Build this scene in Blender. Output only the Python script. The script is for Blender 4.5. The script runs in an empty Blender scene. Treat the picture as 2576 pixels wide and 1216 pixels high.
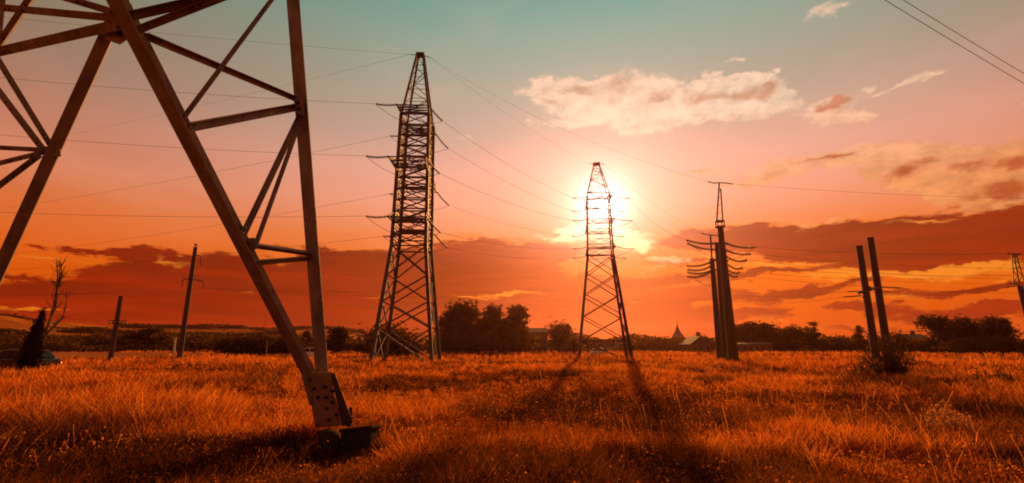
import bpy, math, random
import numpy as np
from mathutils import Vector, Matrix

random.seed(7)
rng = np.random.default_rng(11)
SC = bpy.context.scene
COL = SC.collection
R = math.radians

# ------------------------------------------------------------------ camera
CAM_H = 1.7
PITCH = R(12.06)
FOC = 1213.3          # focal length in units of a 2576 px wide picture
CX, CY = 1288.0, 608.0
cp, sp = math.cos(PITCH), math.sin(PITCH)

def ray(px, py):
    """world direction (x, y, z) of a bearing measured on the photograph"""
    u, v = (px - CX) / FOC, (CY - py) / FOC
    return Vector((u, cp - v * sp, v * cp + sp))

def at_y(px, py, Y):
    d = ray(px, py)
    return Vector((0, 0, CAM_H)) + d * (Y / d.y)

def at_d(px, py, zc):
    return Vector((0, 0, CAM_H)) + ray(px, py) * zc

def azel(px, py):
    d = ray(px, py).normalized()
    return math.degrees(math.atan2(d.x, d.y)), math.degrees(math.asin(d.z))

cam_data = bpy.data.cameras.new('camera')
cam = bpy.data.objects.new('camera', cam_data)
COL.objects.link(cam)
cam.location = (0, 0, CAM_H)
cam.rotation_euler = (R(90) + PITCH, 0, 0)
cam_data.sensor_width = 36
cam_data.lens = 36 * FOC / 2576
cam_data.clip_start = 0.1
cam_data.clip_end = 5000
SC.camera = cam

SC.view_settings.view_transform = 'Standard'
SC.view_settings.look = 'None'
SC.view_settings.exposure = 0
SC.view_settings.gamma = 1
SC.cycles.max_bounces = 6
SC.cycles.transparent_max_bounces = 16
SC.cycles.volume_bounces = 0
SC.cycles.use_denoising = True
SC.cycles.filter_width = 1.9

# ------------------------------------------------------------------ helpers
def lin(c):
    out = []
    for v in c[:3]:
        v /= 255.0
        out.append(v / 12.92 if v <= 0.04045 else ((v + 0.055) / 1.055) ** 2.4)
    return (out[0], out[1], out[2], 1.0)

def tag(o, label=None, cat=None, group=None, kind=None):
    if label: o['label'] = label
    if cat: o['category'] = cat
    if group: o['group'] = group
    if kind: o['kind'] = kind
    return o

def empty(name, loc, label, cat, group=None, rz=0.0):
    o = bpy.data.objects.new(name, None)
    o.empty_display_size = 0.3
    COL.objects.link(o)
    o.location = loc
    o.rotation_euler = (0, 0, rz)
    return tag(o, label, cat, group)

def children(o):
    return [c for c in bpy.data.objects if c.parent == o]

def mesh_np(name, V, F, mat, parent=None, smooth=False):
    """V (n,3) array; F (m,k) array of equal-sided faces"""
    me = bpy.data.meshes.new(name)
    V = np.asarray(V, dtype=np.float32); F = np.asarray(F, dtype=np.int32)
    m, k = F.shape
    me.vertices.add(len(V)); me.vertices.foreach_set('co', V.ravel())
    me.loops.add(m * k); me.loops.foreach_set('vertex_index', F.ravel())
    me.polygons.add(m)
    me.polygons.foreach_set('loop_start', np.arange(0, m * k, k, dtype=np.int32))
    me.polygons.foreach_set('loop_total', np.full(m, k, dtype=np.int32))
    me.polygons.foreach_set('use_smooth', np.full(m, smooth))
    me.update(calc_edges=True); me.validate()
    if mat: me.materials.append(mat)
    o = bpy.data.objects.new(name, me)
    COL.objects.link(o)
    if parent: o.parent = parent
    return o

class MB:
    """collects boxes, beams and tubes that end up as ONE mesh object"""
    def __init__(self, org=None):
        self.v, self.f = [], []
        self.o = Vector(org) if org is not None else Vector((0, 0, 0))
    def add(self, vs, fs):
        b = len(self.v)
        self.v += [tuple(Vector(p) - self.o) for p in vs]
        self.f += [tuple(b + i for i in f) for f in fs]
        return self
    def box(self, c, s, rz=0.0, rx=0.0, ry=0.0):
        M = Matrix.Translation(c) @ Matrix.Rotation(rz, 4, 'Z') @ Matrix.Rotation(rx, 4, 'X') @ Matrix.Rotation(ry, 4, 'Y')
        vs = [M @ Vector((x * s[0] / 2, y * s[1] / 2, z * s[2] / 2)) for z in (-1, 1) for x, y in ((-1, -1), (1, -1), (1, 1), (-1, 1))]
        return self.add(vs, [(3, 2, 1, 0), (4, 5, 6, 7), (0, 1, 5, 4), (1, 2, 6, 5), (2, 3, 7, 6), (3, 0, 4, 7)])
    def frame(self, p, q, ref):
        d = (Vector(q) - Vector(p)).normalized()
        r = Vector(ref)
        a = r - d * r.dot(d)
        if a.length < 1e-4:
            a = d.orthogonal()
        a.normalize()
        return d, a, d.cross(a)
    def beam(self, p, q, w, h=None, ref=(0, 0, 1)):
        h = h or w
        d, a, b = self.frame(p, q, ref)
        vs = [Vector(e) + a * (i * h / 2) + b * (j * w / 2) for e in (p, q) for i, j in ((-1, -1), (1, -1), (1, 1), (-1, 1))]
        return self.add(vs, [(3, 2, 1, 0), (4, 5, 6, 7), (0, 1, 5, 4), (1, 2, 6, 5), (2, 3, 7, 6), (3, 0, 4, 7)])
    def angle(self, p, q, w, t, ref=(0, 0, 1), ang=45, w2=None):
        """rolled steel angle (L section) from p to q"""
        w2 = w2 or w
        d, a, b = self.frame(p, q, ref)
        c, s = math.cos(R(ang)), math.sin(R(ang))
        e1, e2 = a * c + b * s, b * c - a * s
        prof = [(0, 0), (w, 0), (w, t), (t, t), (t, w2), (0, w2)]
        vs = [Vector(e) + e1 * (i - w * .3) + e2 * (j - w2 * .3) for e in (p, q) for i, j in prof]
        fs = [(i, (i + 1) % 6, 6 + (i + 1) % 6, 6 + i) for i in range(6)]
        fs += [(5, 4, 3, 0), (3, 2, 1, 0), (6, 9, 10, 11), (6, 7, 8, 9)]
        return self.add(vs, fs)
    def tube(self, pts, rad, n=6):
        pts = [Vector(p) for p in pts]
        rr = rad if isinstance(rad, (list, tuple)) else [rad] * len(pts)
        vs, fs = [], []
        a = None
        for i, p in enumerate(pts):
            d = (pts[min(i + 1, len(pts) - 1)] - pts[max(i - 1, 0)]).normalized()
            a = d.orthogonal().normalized() if a is None else (a - d * a.dot(d)).normalized()
            b = d.cross(a)
            for k in range(n):
                t = 2 * math.pi * k / n
                vs.append(p + (a * math.cos(t) + b * math.sin(t)) * rr[i])
        for i in range(len(pts) - 1):
            for k in range(n):
                k2 = (k + 1) % n
                fs.append((i * n + k, i * n + k2, (i + 1) * n + k2, (i + 1) * n + k))
        fs.append(tuple(range(n - 1, -1, -1)))
        L = (len(pts) - 1) * n
        fs.append(tuple(range(L, L + n)))
        return self.add(vs, fs)
    def lathe(self, p, q, prof, n=8):
        """prof: (t along p-q 0..1, radius)"""
        p, q = Vector(p), Vector(q)
        return self.tube2([p.lerp(q, t) for t, _ in prof], [r for _, r in prof], (q - p).normalized(), n)
    def tube2(self, pts, rr, d, n):
        a = d.orthogonal().normalized(); b = d.cross(a)
        vs, fs = [], []
        for p, r in zip(pts, rr):
            for k in range(n):
                t = 2 * math.pi * k / n
                vs.append(p + (a * math.cos(t) + b * math.sin(t)) * r)
        for i in range(len(pts) - 1):
            for k in range(n):
                k2 = (k + 1) % n
                fs.append((i * n + k, i * n + k2, (i + 1) * n + k2, (i + 1) * n + k))
        fs.append(tuple(range(n - 1, -1, -1)))
        L = (len(pts) - 1) * n
        fs.append(tuple(range(L, L + n)))
        return self.add(vs, fs)
    def prism(self, poly, y0, y1, M=None):
        """poly in x,z ; extruded along y"""
        n = len(poly)
        M = M or Matrix.Identity(4)
        vs = [M @ Vector((x, y0, z)) for x, z in poly] + [M @ Vector((x, y1, z)) for x, z in poly]
        fs = [tuple(range(n)), tuple(range(2 * n - 1, n - 1, -1))]
        fs += [((i + 1) % n, i, n + i, n + (i + 1) % n) for i in range(n)]
        return self.add(vs, fs)
    def build(self, name, mat, parent=None, smooth=False, bevel=0.0):
        me = bpy.data.meshes.new(name)
        me.from_pydata(self.v, [], self.f)
        me.update()
        if smooth:
            for p in me.polygons: p.use_smooth = True
        if mat: me.materials.append(mat)
        o = bpy.data.objects.new(name, me)
        COL.objects.link(o)
        if parent: o.parent = parent
        if bevel:
            b = o.modifiers.new('bevel', 'BEVEL'); b.width = bevel; b.segments = 2
            b.limit_method = 'ANGLE'
        return o

# ------------------------------------------------------------------ node helper
class G:
    def __init__(self, nt):
        self.nt = nt
    def _set(self, sock, v):
        if isinstance(v, bpy.types.NodeSocket): self.nt.links.new(v, sock)
        else: sock.default_value = v
    def m(self, op, a, b=0.0, c=0.0, clamp=False):
        n = self.nt.nodes.new('ShaderNodeMath'); n.operation = op; n.use_clamp = clamp
        for s, v in zip(n.inputs, (a, b, c)): self._set(s, v)
        return n.outputs[0]
    def add(self, a, b): return self.m('ADD', a, b)
    def sub(self, a, b): return self.m('SUBTRACT', a, b)
    def mul(self, a, b): return self.m('MULTIPLY', a, b)
    def step(self, x, lo, hi):
        n = self.nt.nodes.new('ShaderNodeMapRange'); n.interpolation_type = 'SMOOTHSTEP'
        self._set(n.inputs[0], x); self._set(n.inputs[1], lo); self._set(n.inputs[2], hi)
        n.inputs[3].default_value = 0; n.inputs[4].default_value = 1
        return n.outputs[0]
    def xyz(self, x, y, z=0.0):
        n = self.nt.nodes.new('ShaderNodeCombineXYZ')
        for s, v in zip(n.inputs, (x, y, z)): self._set(s, v)
        return n.outputs[0]
    def noise(self, vec, scale=1.0, detail=6.0, rough=0.55, dist=0.0, out=0):
        n = self.nt.nodes.new('ShaderNodeTexNoise')
        if vec is not None: self._set(n.inputs['Vector'], vec)
        n.inputs['Scale'].default_value = scale; n.inputs['Detail'].default_value = detail
        n.inputs['Roughness'].default_value = rough; n.inputs['Distortion'].default_value = dist
        return n.outputs[out]
    def ramp(self, x, stops, interp='LINEAR'):
        n = self.nt.nodes.new('ShaderNodeValToRGB')
        n.color_ramp.interpolation = interp
        e = n.color_ramp.elements
        while len(e) < len(stops): e.new(0.5)
        for el, (p, c) in zip(e, stops):
            el.position = p; el.color = c
        self._set(n.inputs[0], x)
        return n.outputs[0]
    def mix(self, f, a, b, mode='MIX'):
        n = self.nt.nodes.new('ShaderNodeMix'); n.data_type = 'RGBA'; n.blend_type = mode
        n.clamp_result = False
        self._set(n.inputs[0], f); self._set(n.inputs[6], a); self._set(n.inputs[7], b)
        return n.outputs[2]
    def scale(self, col, k):
        n = self.nt.nodes.new('ShaderNodeVectorMath'); n.operation = 'SCALE'
        self._set(n.inputs[0], col); self._set(n.inputs['Scale'], k)
        return n.outputs[0]

# ------------------------------------------------------------------ sun and sky
SUN_AZ, SUN_EL = azel(1514, 518)
sun_dir = Vector((math.sin(R(SUN_AZ)) * math.cos(R(SUN_EL)), math.cos(R(SUN_AZ)) * math.cos(R(SUN_EL)), math.sin(R(SUN_EL))))
sd = bpy.data.lights.new('sun', 'SUN')
sd.energy = 5.0
sd.angle = R(0.55)
sd.color = (1.0, 0.42, 0.11)
so = bpy.data.objects.new('sun', sd)
COL.objects.link(so)
so.rotation_euler = sun_dir.to_track_quat('Z', 'Y').to_euler()
so.location = sun_dir * 100

w = bpy.data.worlds.new('World')
SC.world = w
w.use_nodes = True
nt = w.node_tree
nt.nodes.clear()
g = G(nt)
tc = nt.nodes.new('ShaderNodeTexCoord')
sep = nt.nodes.new('ShaderNodeSeparateXYZ')
nt.links.new(tc.outputs['Generated'], sep.inputs[0])
X, Y, Z = sep.outputs
az = g.mul(g.m('ARCTAN2', X, Y), 57.29578)
el = g.mul(g.m('ARCSINE', Z), 57.29578)
dotn = nt.nodes.new('ShaderNodeVectorMath'); dotn.operation = 'DOT_PRODUCT'
nt.links.new(tc.outputs['Generated'], dotn.inputs[0]); dotn.inputs[1].default_value = sun_dir
theta = g.mul(g.m('ARCCOSINE', g.m('MINIMUM', dotn.outputs['Value'], 1.0)), 57.29578)

wn1 = g.noise(g.xyz(g.mul(az, 0.16), g.mul(el, 0.30), 11.0), 1.0, 7.0, 0.62)
wn2 = g.noise(g.xyz(g.mul(az, 0.16), g.mul(el, 0.30), 23.0), 1.0, 7.0, 0.62)
azw = g.add(az, g.mul(g.sub(wn1, 0.5), 11.0))
elw = g.add(el, g.mul(g.sub(wn2, 0.5), 4.2))

def blob(px, py, rx, ry, amp=1.0, rot=0.0):
    a0, e0 = azel(px, py)
    a1, _ = azel(px + rx, py); _, e1 = azel(px, py - ry)
    sa, se = abs(a1 - a0), abs(e1 - e0)
    da, de = g.sub(azw, a0), g.sub(elw, e0)
    if rot:
        de = g.sub(de, g.mul(da, rot))
    da = g.m('DIVIDE', da, sa); de = g.m('DIVIDE', de, se)
    q = g.add(g.mul(da, da), g.mul(de, de))
    return g.mul(g.m('POWER', 2.718, g.mul(q, -1.0)), amp)

def bsum(items):
    t = None
    for it in items:
        b = blob(*it)
        t = b if t is None else g.add(t, b)
    return t

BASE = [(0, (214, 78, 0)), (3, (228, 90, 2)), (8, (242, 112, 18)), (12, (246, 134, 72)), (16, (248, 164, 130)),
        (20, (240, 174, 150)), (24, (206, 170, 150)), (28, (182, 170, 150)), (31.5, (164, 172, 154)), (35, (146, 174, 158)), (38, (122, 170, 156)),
        (42, (92, 150, 140)), (50, (120, 118, 100)), (62, (212, 106, 60)), (90, (206, 92, 48))]  # highest stops, out of view, are warm fill added to lift the shadows
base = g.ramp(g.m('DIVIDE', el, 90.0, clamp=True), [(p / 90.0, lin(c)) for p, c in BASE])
# away from the sun the sky is darker and redder
away = g.step(theta, 15.0, 66.0)
base = g.mix(1.0, base, g.mix(away, (1, 1, 1, 1), g.mix(g.step(el, 8.0, 22.0), (0.88, 0.72, 0.6, 1), (0.56, 0.46, 0.39, 1))), 'MULTIPLY')
# thin high haze streaks
hz = g.noise(g.xyz(g.mul(az, 0.045), g.mul(el, 0.11), 3.0), 1.0, 5.0, 0.5, 0.4)
base = g.mix(g.mul(g.step(hz, 0.45, 0.8), 0.30), base, g.ramp(g.m('DIVIDE', el, 45.0, clamp=True), [(0.0, lin((245, 120, 40))), (0.4, lin((250, 180, 140))), (0.75, lin((205, 180, 160))), (1.0, lin((160, 178, 160)))]))

# ---- low cloud bank
cvec = lambda s, t, off, dz=0.0: g.xyz(g.mul(az, s), g.mul(g.add(el, dz), t), off)
LOW = [(1560, 745, 210, 40, 1.1), (1480, 820, 220, 40, 1.0), (1720, 815, 140, 34, .9),
       (1700, 655, 120, 12, .75), (1930, 690, 170, 10, .8), (2120, 712, 150, 9, .75), (2300, 742, 170, 9, .8), (1790, 835, 160, 12, .7), (2480, 770, 120, 10, .8), (1560, 770, 110, 9, .7),
       (1760, 600, 90, 24, .8), (1880, 608, 130, 38), (2060, 615, 150, 55), (2260, 615, 170, 66), (2440, 600, 160, 72, 1.1), (2620, 570, 170, 80, 1.2),
       (1980, 738, 170, 14, 1.0), (2380, 795, 280, 26, 1.0), (2480, 722, 130, 10, .8), (1880, 785, 130, 26, 1.0, .10), (1500, 806, 170, 14, .9), (1680, 738, 130, 12, .9), (2180, 775, 120, 10, .8), (2150, 838, 240, 14, .8),
       (110, 745, 190, 34, .95), (330, 705, 170, 40), (560, 715, 190, 66, 1.1), (800, 690, 190, 62, 1.1), (1010, 680, 170, 60), (1180, 655, 170, 50, 1.1), (1340, 642, 110, 36, 1.1),
       (200, 790, 260, 40, .9), (560, 806, 400, 56, 1.3), (1060, 815, 260, 46, 1.0), (1000, 780, 220, 60, 1.1), (1260, 700, 170, 34, 1.0), (1330, 790, 180, 40, .95), (400, 640, 160, 12, .6), (1640, 705, 150, 22, .75), (1420, 735, 120, 18, .7),
       (190, 634, 120, 10, .75), (60, 690, 80, 10, .7), (1650, 780, 120, 25, .6)]
nl = g.noise(cvec(0.085, 0.42, 1.7), 1.0, 10.0, 0.62, 0.25)
bl = bsum(LOW)
nfine = g.noise(cvec(0.42, 1.5, 44.0), 1.0, 8.0, 0.65, 0.3)
low_d = g.add(g.add(g.mul(bl, 1.25), g.mul(g.sub(nl, 0.5), 1.9)), g.mul(g.sub(nfine, 0.5), 0.9))
low_c = g.step(low_d, 0.34, 0.76)
nl2 = g.noise(cvec(0.10, 0.55, 8.2), 1.0, 7.0, 0.6, 0.3)
low_t = g.step(g.add(low_d, g.mul(g.sub(nl2, 0.5), 1.7)), 0.45, 0.88)
elr = g.m('DIVIDE', el, 45.0, clamp=True)
lit_low = g.ramp(elr, [(0.0, lin((222, 90, 6))), (0.15, lin((232, 104, 18))), (0.28, lin((244, 130, 52))), (0.38, lin((255, 186, 128))), (0.6, lin((255, 215, 170)))])
core_low = g.ramp(elr, [(0.0, lin((170, 42, 2))), (0.10, lin((142, 27, 3))), (0.2, lin((132, 22, 3))), (0.3, lin((140, 27, 5))), (0.42, lin((158, 45, 12)))])
near = g.m('POWER', 2.718, g.mul(theta, -0.085))
core_low = g.mix(1.0, core_low, g.scale(g.xyz(1.0, 0.62, 0.12), g.mul(near, 0.14)), 'ADD')
nin = g.noise(cvec(0.07, 0.75, 14.0), 1.0, 8.0, 0.6, 0.4)
core_low = g.scale(core_low, g.add(0.78, g.mul(g.step(nin, 0.3, 0.75), 0.62)))
lit_low = g.mix(1.0, lit_low, g.mix(g.step(theta, 22.0, 60.0), (1, 1, 1, 1), (0.80, 0.62, 0.5, 1)), 'MULTIPLY')
cl_low = g.mix(low_t, lit_low, core_low)
sky = g.mix(g.mul(low_c, 0.95), base, cl_low)

# ---- fair-weather clouds above
UP = [(1350, 240, 62, 34, .8), (1440, 236, 80, 42), (1560, 232, 90, 46), (1660, 255, 110, 50), (1790, 256, 110, 48), (1890, 250, 90, 46), (1960, 245, 50, 34, .8),
      (1500, 290, 140, 28, .75), (1700, 300, 150, 24, .6),
      (1862, 196, 62, 13, .95), (1752, 212, 36, 10, .9), (1852, 158, 24, 8, .6), (1955, 164, 14, 7, .7),
      (2050, 300, 60, 30, .85), (2120, 282, 70, 34, 1.05, .15), (2190, 300, 50, 26, .8), (2186, 215, 40, 13, .9), (2272, 206, 56, 12, .85, .12), (2340, 190, 30, 7, .6),
      (2090, 18, 60, 20, .55), (2000, 420, 70, 24, .6), (2090, 398, 100, 24, 1.35), (2230, 404, 100, 30, 1.4), (1960, 430, 120, 22, .8), (2320, 415, 120, 40, 1.5), (2450, 425, 120, 50, 1.6), (2570, 440, 110, 60, 1.6), (2420, 470, 130, 40, 1.0),
      (1780, 440, 70, 13, .95), (1850, 460, 60, 12, .7), (2560, 275, 20, 12, .7), (2060, 560, 120, 14, .5), (1170, 345, 40, 18, .45)]
nu = g.noise(cvec(0.26, 0.40, 5.0), 1.0, 10.0, 0.66, 0.35)
nus = g.noise(cvec(0.26, 0.40, 5.0, -0.9), 1.0, 6.0, 0.57, 0.35)
bu = bsum(UP)
up_d = g.add(g.mul(bu, 1.2), g.mul(g.sub(nu, 0.5), 2.1))
up_c = g.step(up_d, 0.30, 0.92)
CORE = [(1440, 232, 60, 15, .8), (1560, 205, 46, 22, .9), (1650, 240, 70, 16, .9), (1810, 248, 70, 22, .8), (1930, 222, 44, 22, 1.0), (1380, 262, 40, 12, .6),
        (2112, 264, 46, 20, 1.2, .12), (2050, 290, 34, 12, .7), (2440, 415, 60, 15, .8), (2540, 470, 100, 20, 1.2), (2330, 408, 40, 10, .6), (2280, 436, 44, 12, .8), (2085, 396, 50, 8, .8), (1766, 436, 24, 6, .7), (2576, 410, 60, 16, 1.0)]
e_shift = g.step(g.add(g.mul(bsum(CORE), 1.25), g.mul(g.sub(nus, 0.5), 2.4)), -0.05, 1.30)
lit_up = g.ramp(elr, [(0.0, lin((250, 150, 70))), (0.33, lin((255, 165, 105))), (0.46, lin((255, 190, 150))), (0.56, lin((255, 222, 190))), (0.70, lin((250, 210, 180))), (0.85, lin((170, 180, 160)))])
core_up = g.ramp(elr, [(0.0, lin((190, 80, 30))), (0.40, lin((196, 84, 38))), (0.5, lin((205, 120, 80))), (0.60, lin((205, 150, 118))), (0.85, lin((150, 165, 145)))])
cl_up = g.mix(g.mul(e_shift, 0.9), lit_up, core_up)
far_dark = g.mix(g.step(theta, 26.0, 58.0), (1, 1, 1, 1), (0.66, 0.52, 0.44, 1))
cl_up = g.mix(1.0, cl_up, far_dark, 'MULTIPLY')
ntx = g.noise(cvec(0.55, 0.95, 31.0), 1.0, 8.0, 0.62, 0.2)
cl_up = g.scale(cl_up, g.add(0.76, g.mul(g.step(g.add(ntx, g.mul(g.sub(nu, 0.5), 0.8)), 0.25, 0.72), 0.28)))
sky = g.mix(g.mul(up_c, 0.95), sky, cl_up)

# ---- bright gaps and lit edges close to the sun
GAP = [(1440, 588, 56, 20, 1.0), (1590, 618, 90, 22, 1.0), (1540, 590, 110, 26, .8), (1660, 655, 60, 14, .7), (1560, 680, 60, 12, .6)]
ng = g.noise(cvec(0.3, 0.8, 2.0), 1.0, 8.0, 0.6, 0.3)
gap = g.step(g.add(bsum(GAP), g.mul(g.sub(ng, 0.5), 1.6)), 0.35, 1.0)
sky = g.mix(1.0, sky, g.scale(g.xyz(1.0, 0.72, 0.40), g.mul(gap, 0.75)), 'ADD')
STRK = [(1800, 640, 90, 7, .8), (2000, 668, 140, 8, .9), (2180, 690, 120, 8, .9), (2420, 672, 130, 9, .9), (1700, 720, 120, 8, .7), (2300, 560, 150, 8, .6), (1950, 560, 120, 7, .7),
        (1290, 738, 90, 7, .9), (1180, 745, 50, 5, .8), (1385, 775, 26, 5, .7), (1600, 768, 30, 8, .7), (2060, 690, 120, 10, .7), (1760, 690, 80, 12, .6), (2330, 690, 140, 12, .8), (2540, 700, 110, 14, .7), (1930, 800, 60, 20, .5, -.35),
        (110, 655, 130, 8, .6), (60, 780, 100, 8, .9), (430, 650, 90, 9, .6), (950, 740, 60, 5, .6), (1150, 618, 60, 8, .5), (620, 742, 70, 6, .5), (2250, 750, 150, 10, .6), (2050, 840, 200, 14, .5)]
strk = g.step(g.add(bsum(STRK), g.mul(g.sub(nl2, 0.5), 1.4)), 0.30, 1.0)
sky = g.mix(g.mul(strk, 0.92), sky, g.ramp(elr, [(0.0, lin((248, 128, 12))), (0.2, lin((255, 150, 46))), (0.33, lin((255, 172, 95)))]))

# ---- aureole round the sun
gl1 = g.add(g.mul(g.m('POWER', 2.718, g.mul(theta, -1 / 0.8)), 0.9), g.mul(g.m('POWER', 2.718, g.mul(theta, -1 / 2.2)), 0.10))
gl2 = g.mul(g.m('POWER', 2.718, g.mul(theta, -1 / 5.5)), g.add(0.10, g.mul(g.step(el, 7.0, 15.0), 0.90)))
sky = g.mix(1.0, sky, g.scale(g.xyz(1.0, 0.95, 0.86), g.mul(gl1, 9.0)), 'ADD')
sky = g.mix(1.0, sky, g.scale(g.xyz(1.0, 0.82, 0.68), g.mul(gl2, 0.88)), 'ADD')

nish = nt.nodes.new('ShaderNodeTexSky')
nish.sky_type = 'NISHITA'
nish.sun_disc = False
nish.sun_elevation = R(SUN_EL)
nish.sun_rotation = R(SUN_AZ)
nish.air_density = 1.6; nish.dust_density = 4.0
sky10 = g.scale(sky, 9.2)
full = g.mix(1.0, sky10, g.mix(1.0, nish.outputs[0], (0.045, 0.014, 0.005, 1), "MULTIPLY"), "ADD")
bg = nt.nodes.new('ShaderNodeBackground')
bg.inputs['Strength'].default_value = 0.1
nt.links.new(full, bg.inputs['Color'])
ow = nt.nodes.new('ShaderNodeOutputWorld')
nt.links.new(bg.outputs[0], ow.inputs['Surface'])
w.cycles.sampling_method = 'MANUAL'
w.cycles.sample_map_resolution = 1024

# ------------------------------------------------------------------ materials
def mat(name, c1, c2, scale=4.0, rough=0.7, metal=0.0, detail=5.0, bump=0.0, c3=None, stretch=None):
    m = bpy.data.materials.new(name); m.use_nodes = True
    t = m.node_tree; n = G(t)
    b = t.nodes['Principled BSDF']
    b.inputs['Roughness'].default_value = rough; b.inputs['Metallic'].default_value = metal
    co = t.nodes.new('ShaderNodeTexCoord').outputs['Object']
    if stretch:
        mp = t.nodes.new('ShaderNodeMapping'); mp.inputs['Scale'].default_value = stretch
        t.links.new(co, mp.inputs[0]); co = mp.outputs[0]
    f = n.noise(co, scale, detail, 0.6)
    col = n.ramp(f, [(0.3, (*c1, 1)), (0.7, (*c2, 1))])
    if c3:
        f3 = n.noise(co, scale * 3.1, 8.0, 0.7)
        col = n.mix(n.step(f3, 0.56, 0.68), col, (*c3, 1))
    t.links.new(col, b.inputs['Base Color'])
    if bump:
        bn = t.nodes.new('ShaderNodeBump'); bn.inputs['Strength'].default_value = bump
        bn.inputs['Distance'].default_value = 0.02
        t.links.new(n.noise(co, scale * 5, 8.0, 0.65), bn.inputs['Height'])
        t.links.new(bn.outputs[0], b.inputs['Normal'])
    return m

def leafmat(name, c1, c2, scale, trans=0.4, attr=False, tc_=None):
    m = bpy.data.materials.new(name); m.use_nodes = True
    t = m.node_tree; n = G(t); t.nodes.clear()
    co = t.nodes.new('ShaderNodeTexCoord').outputs['Object']
    if attr:
        a = t.nodes.new('ShaderNodeAttribute'); a.attribute_name = 'tint'
        col = a.outputs['Color']
    else:
        col = n.ramp(n.noise(co, scale, 4.0, 0.6), [(0.3, (*c1, 1)), (0.7, (*c2, 1))])
    d = t.nodes.new('ShaderNodeBsdfDiffuse'); t.links.new(col, d.inputs['Color'])
    tr = t.nodes.new('ShaderNodeBsdfTranslucent'); t.links.new(col, tr.inputs['Color'])
    mx = t.nodes.new('ShaderNodeMixShader'); mx.inputs[0].default_value = trans
    t.links.new(d.outputs[0], mx.inputs[1]); t.links.new(tr.outputs[0], mx.inputs[2])
    o = t.nodes.new('ShaderNodeOutputMaterial'); t.links.new(mx.outputs[0], o.inputs['Surface'])
    return m

M = {}
M['steel'] = mat('weathered_galvanised_steel', (.12, .085, .068), (.30, .22, .18), 1.9, .68, .12, c3=(.17, .065, .028), bump=.5, stretch=(2.2, 2.2, .8))
M['steel_pale'] = mat('gusset_steel', (.36, .24, .17), (.20, .12, .08), 4.0, .7, .1, c3=(.14, .055, .025), bump=.5)
M['bolt'] = mat('dark_bolt_steel', (.03, .02, .015), (.06, .035, .02), 20, .5, .6)
M['tower'] = mat('dark_tower_steel', (.07, .045, .035), (.12, .07, .05), 1.5, .7, .2)
M['insul'] = mat('brown_glass_insulator', (.09, .04, .02), (.15, .07, .03), 6, .55)
M['wire'] = mat('aged_wire', (.05, .03, .025), (.08, .05, .04), 1, .6, .5)
M['concrete'] = mat('weathered_concrete', (.045, .027, .018), (.085, .05, .034), 2.5, .9, 0, bump=.6, c3=(.03, .018, .012))
M['dark_concrete'] = mat('dark_footing_concrete', (.022, .013, .009), (.045, .027, .018), 3, .95, 0, bump=.7)  # simply a darker concrete tone for the near footing and boss
M['dark_concrete'].node_tree.nodes['Principled BSDF'].inputs['Specular IOR Level'].default_value = .05
M['pole'] = mat('grey_concrete_pole', (.055, .030, .020), (.085, .048, .033), 1.2, .85, 0, bump=.3, stretch=(4, 4, .4))
M['wood'] = mat('weathered_timber', (.10, .05, .03), (.17, .09, .05), 3, .9, 0, bump=.4)
M['bark'] = mat('tree_bark', (.035, .02, .012), (.07, .04, .022), 5, .95, 0, bump=.5)
M['leaf_a'] = leafmat('dark_green_leaves', (.075, .036, .008), (.125, .058, .013), .9, .58)
M['leaf_b'] = leafmat('olive_leaves', (.085, .042, .010), (.14, .066, .015), .9, .58)
M['leaf_c'] = leafmat('deep_conifer_leaves', (.020, .014, .006), (.04, .025, .01), 1.4, .2)
M['twig'] = mat('bare_twigs', (.07, .035, .018), (.12, .06, .03), 4, .9)
M['paint_dark'] = mat('dark_car_paint', (.02, .014, .012), (.025, .018, .014), 1, .25, .3)
M['paint_white'] = mat('white_car_paint', (.75, .72, .68), (.8, .78, .74), 1, .18, .0)
M['glass'] = mat('car_glass', (.008, .007, .006), (.014, .012, .01), 1, .35)
M['glass'].node_tree.nodes['Principled BSDF'].inputs['Specular IOR Level'].default_value = .2
M['tyre'] = mat('tyre_rubber', (.015, .013, .012), (.025, .02, .02), 8, .9)
M['rim'] = mat('wheel_rim', (.35, .33, .3), (.42, .4, .38), 3, .4, .8)
M['redlens'] = mat('red_light_lens', (.45, .03, .015), (.5, .04, .02), 4, .12)
M['clearlens'] = mat('clear_light_lens', (.7, .66, .6), (.8, .76, .7), 4, .1)
M['film'] = leafmat('pale_tunnel_film', (.88, .50, .20), (.92, .58, .26), .25, .75)
M['plaster'] = mat('pale_plaster', (.17, .11, .075), (.22, .145, .10), 1, .9)
M['brick'] = mat('dull_brick', (.11, .055, .03), (.15, .075, .045), 2, .9)
M['roof'] = mat('dark_roof_tiles', (.07, .04, .03), (.11, .06, .04), 3, .8)
M['leaf_pale'] = leafmat('pale_feathery_leaves', (.50, .20, .045), (.62, .28, .07), 6, .6)
M['sheet'] = mat('pale_sheet_roof', (.14, .09, .06), (.18, .12, .08), 1.5, .6, .1)
for k_ in ('concrete', 'roof', 'sheet', 'plaster', 'brick'):
    M[k_].node_tree.nodes['Principled BSDF'].inputs['Specular IOR Level'].default_value = .05
M['window'] = mat('dark_window_pane', (.02, .02, .025), (.03, .03, .035), 2, .08)
M['spire'] = mat('dark_spire_metal', (.03, .02, .016), (.05, .03, .022), 1, .5, .3)
M['pale_post'] = mat('whitewashed_post', (.42, .33, .25), (.5, .4, .3), 4, .9)

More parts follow.
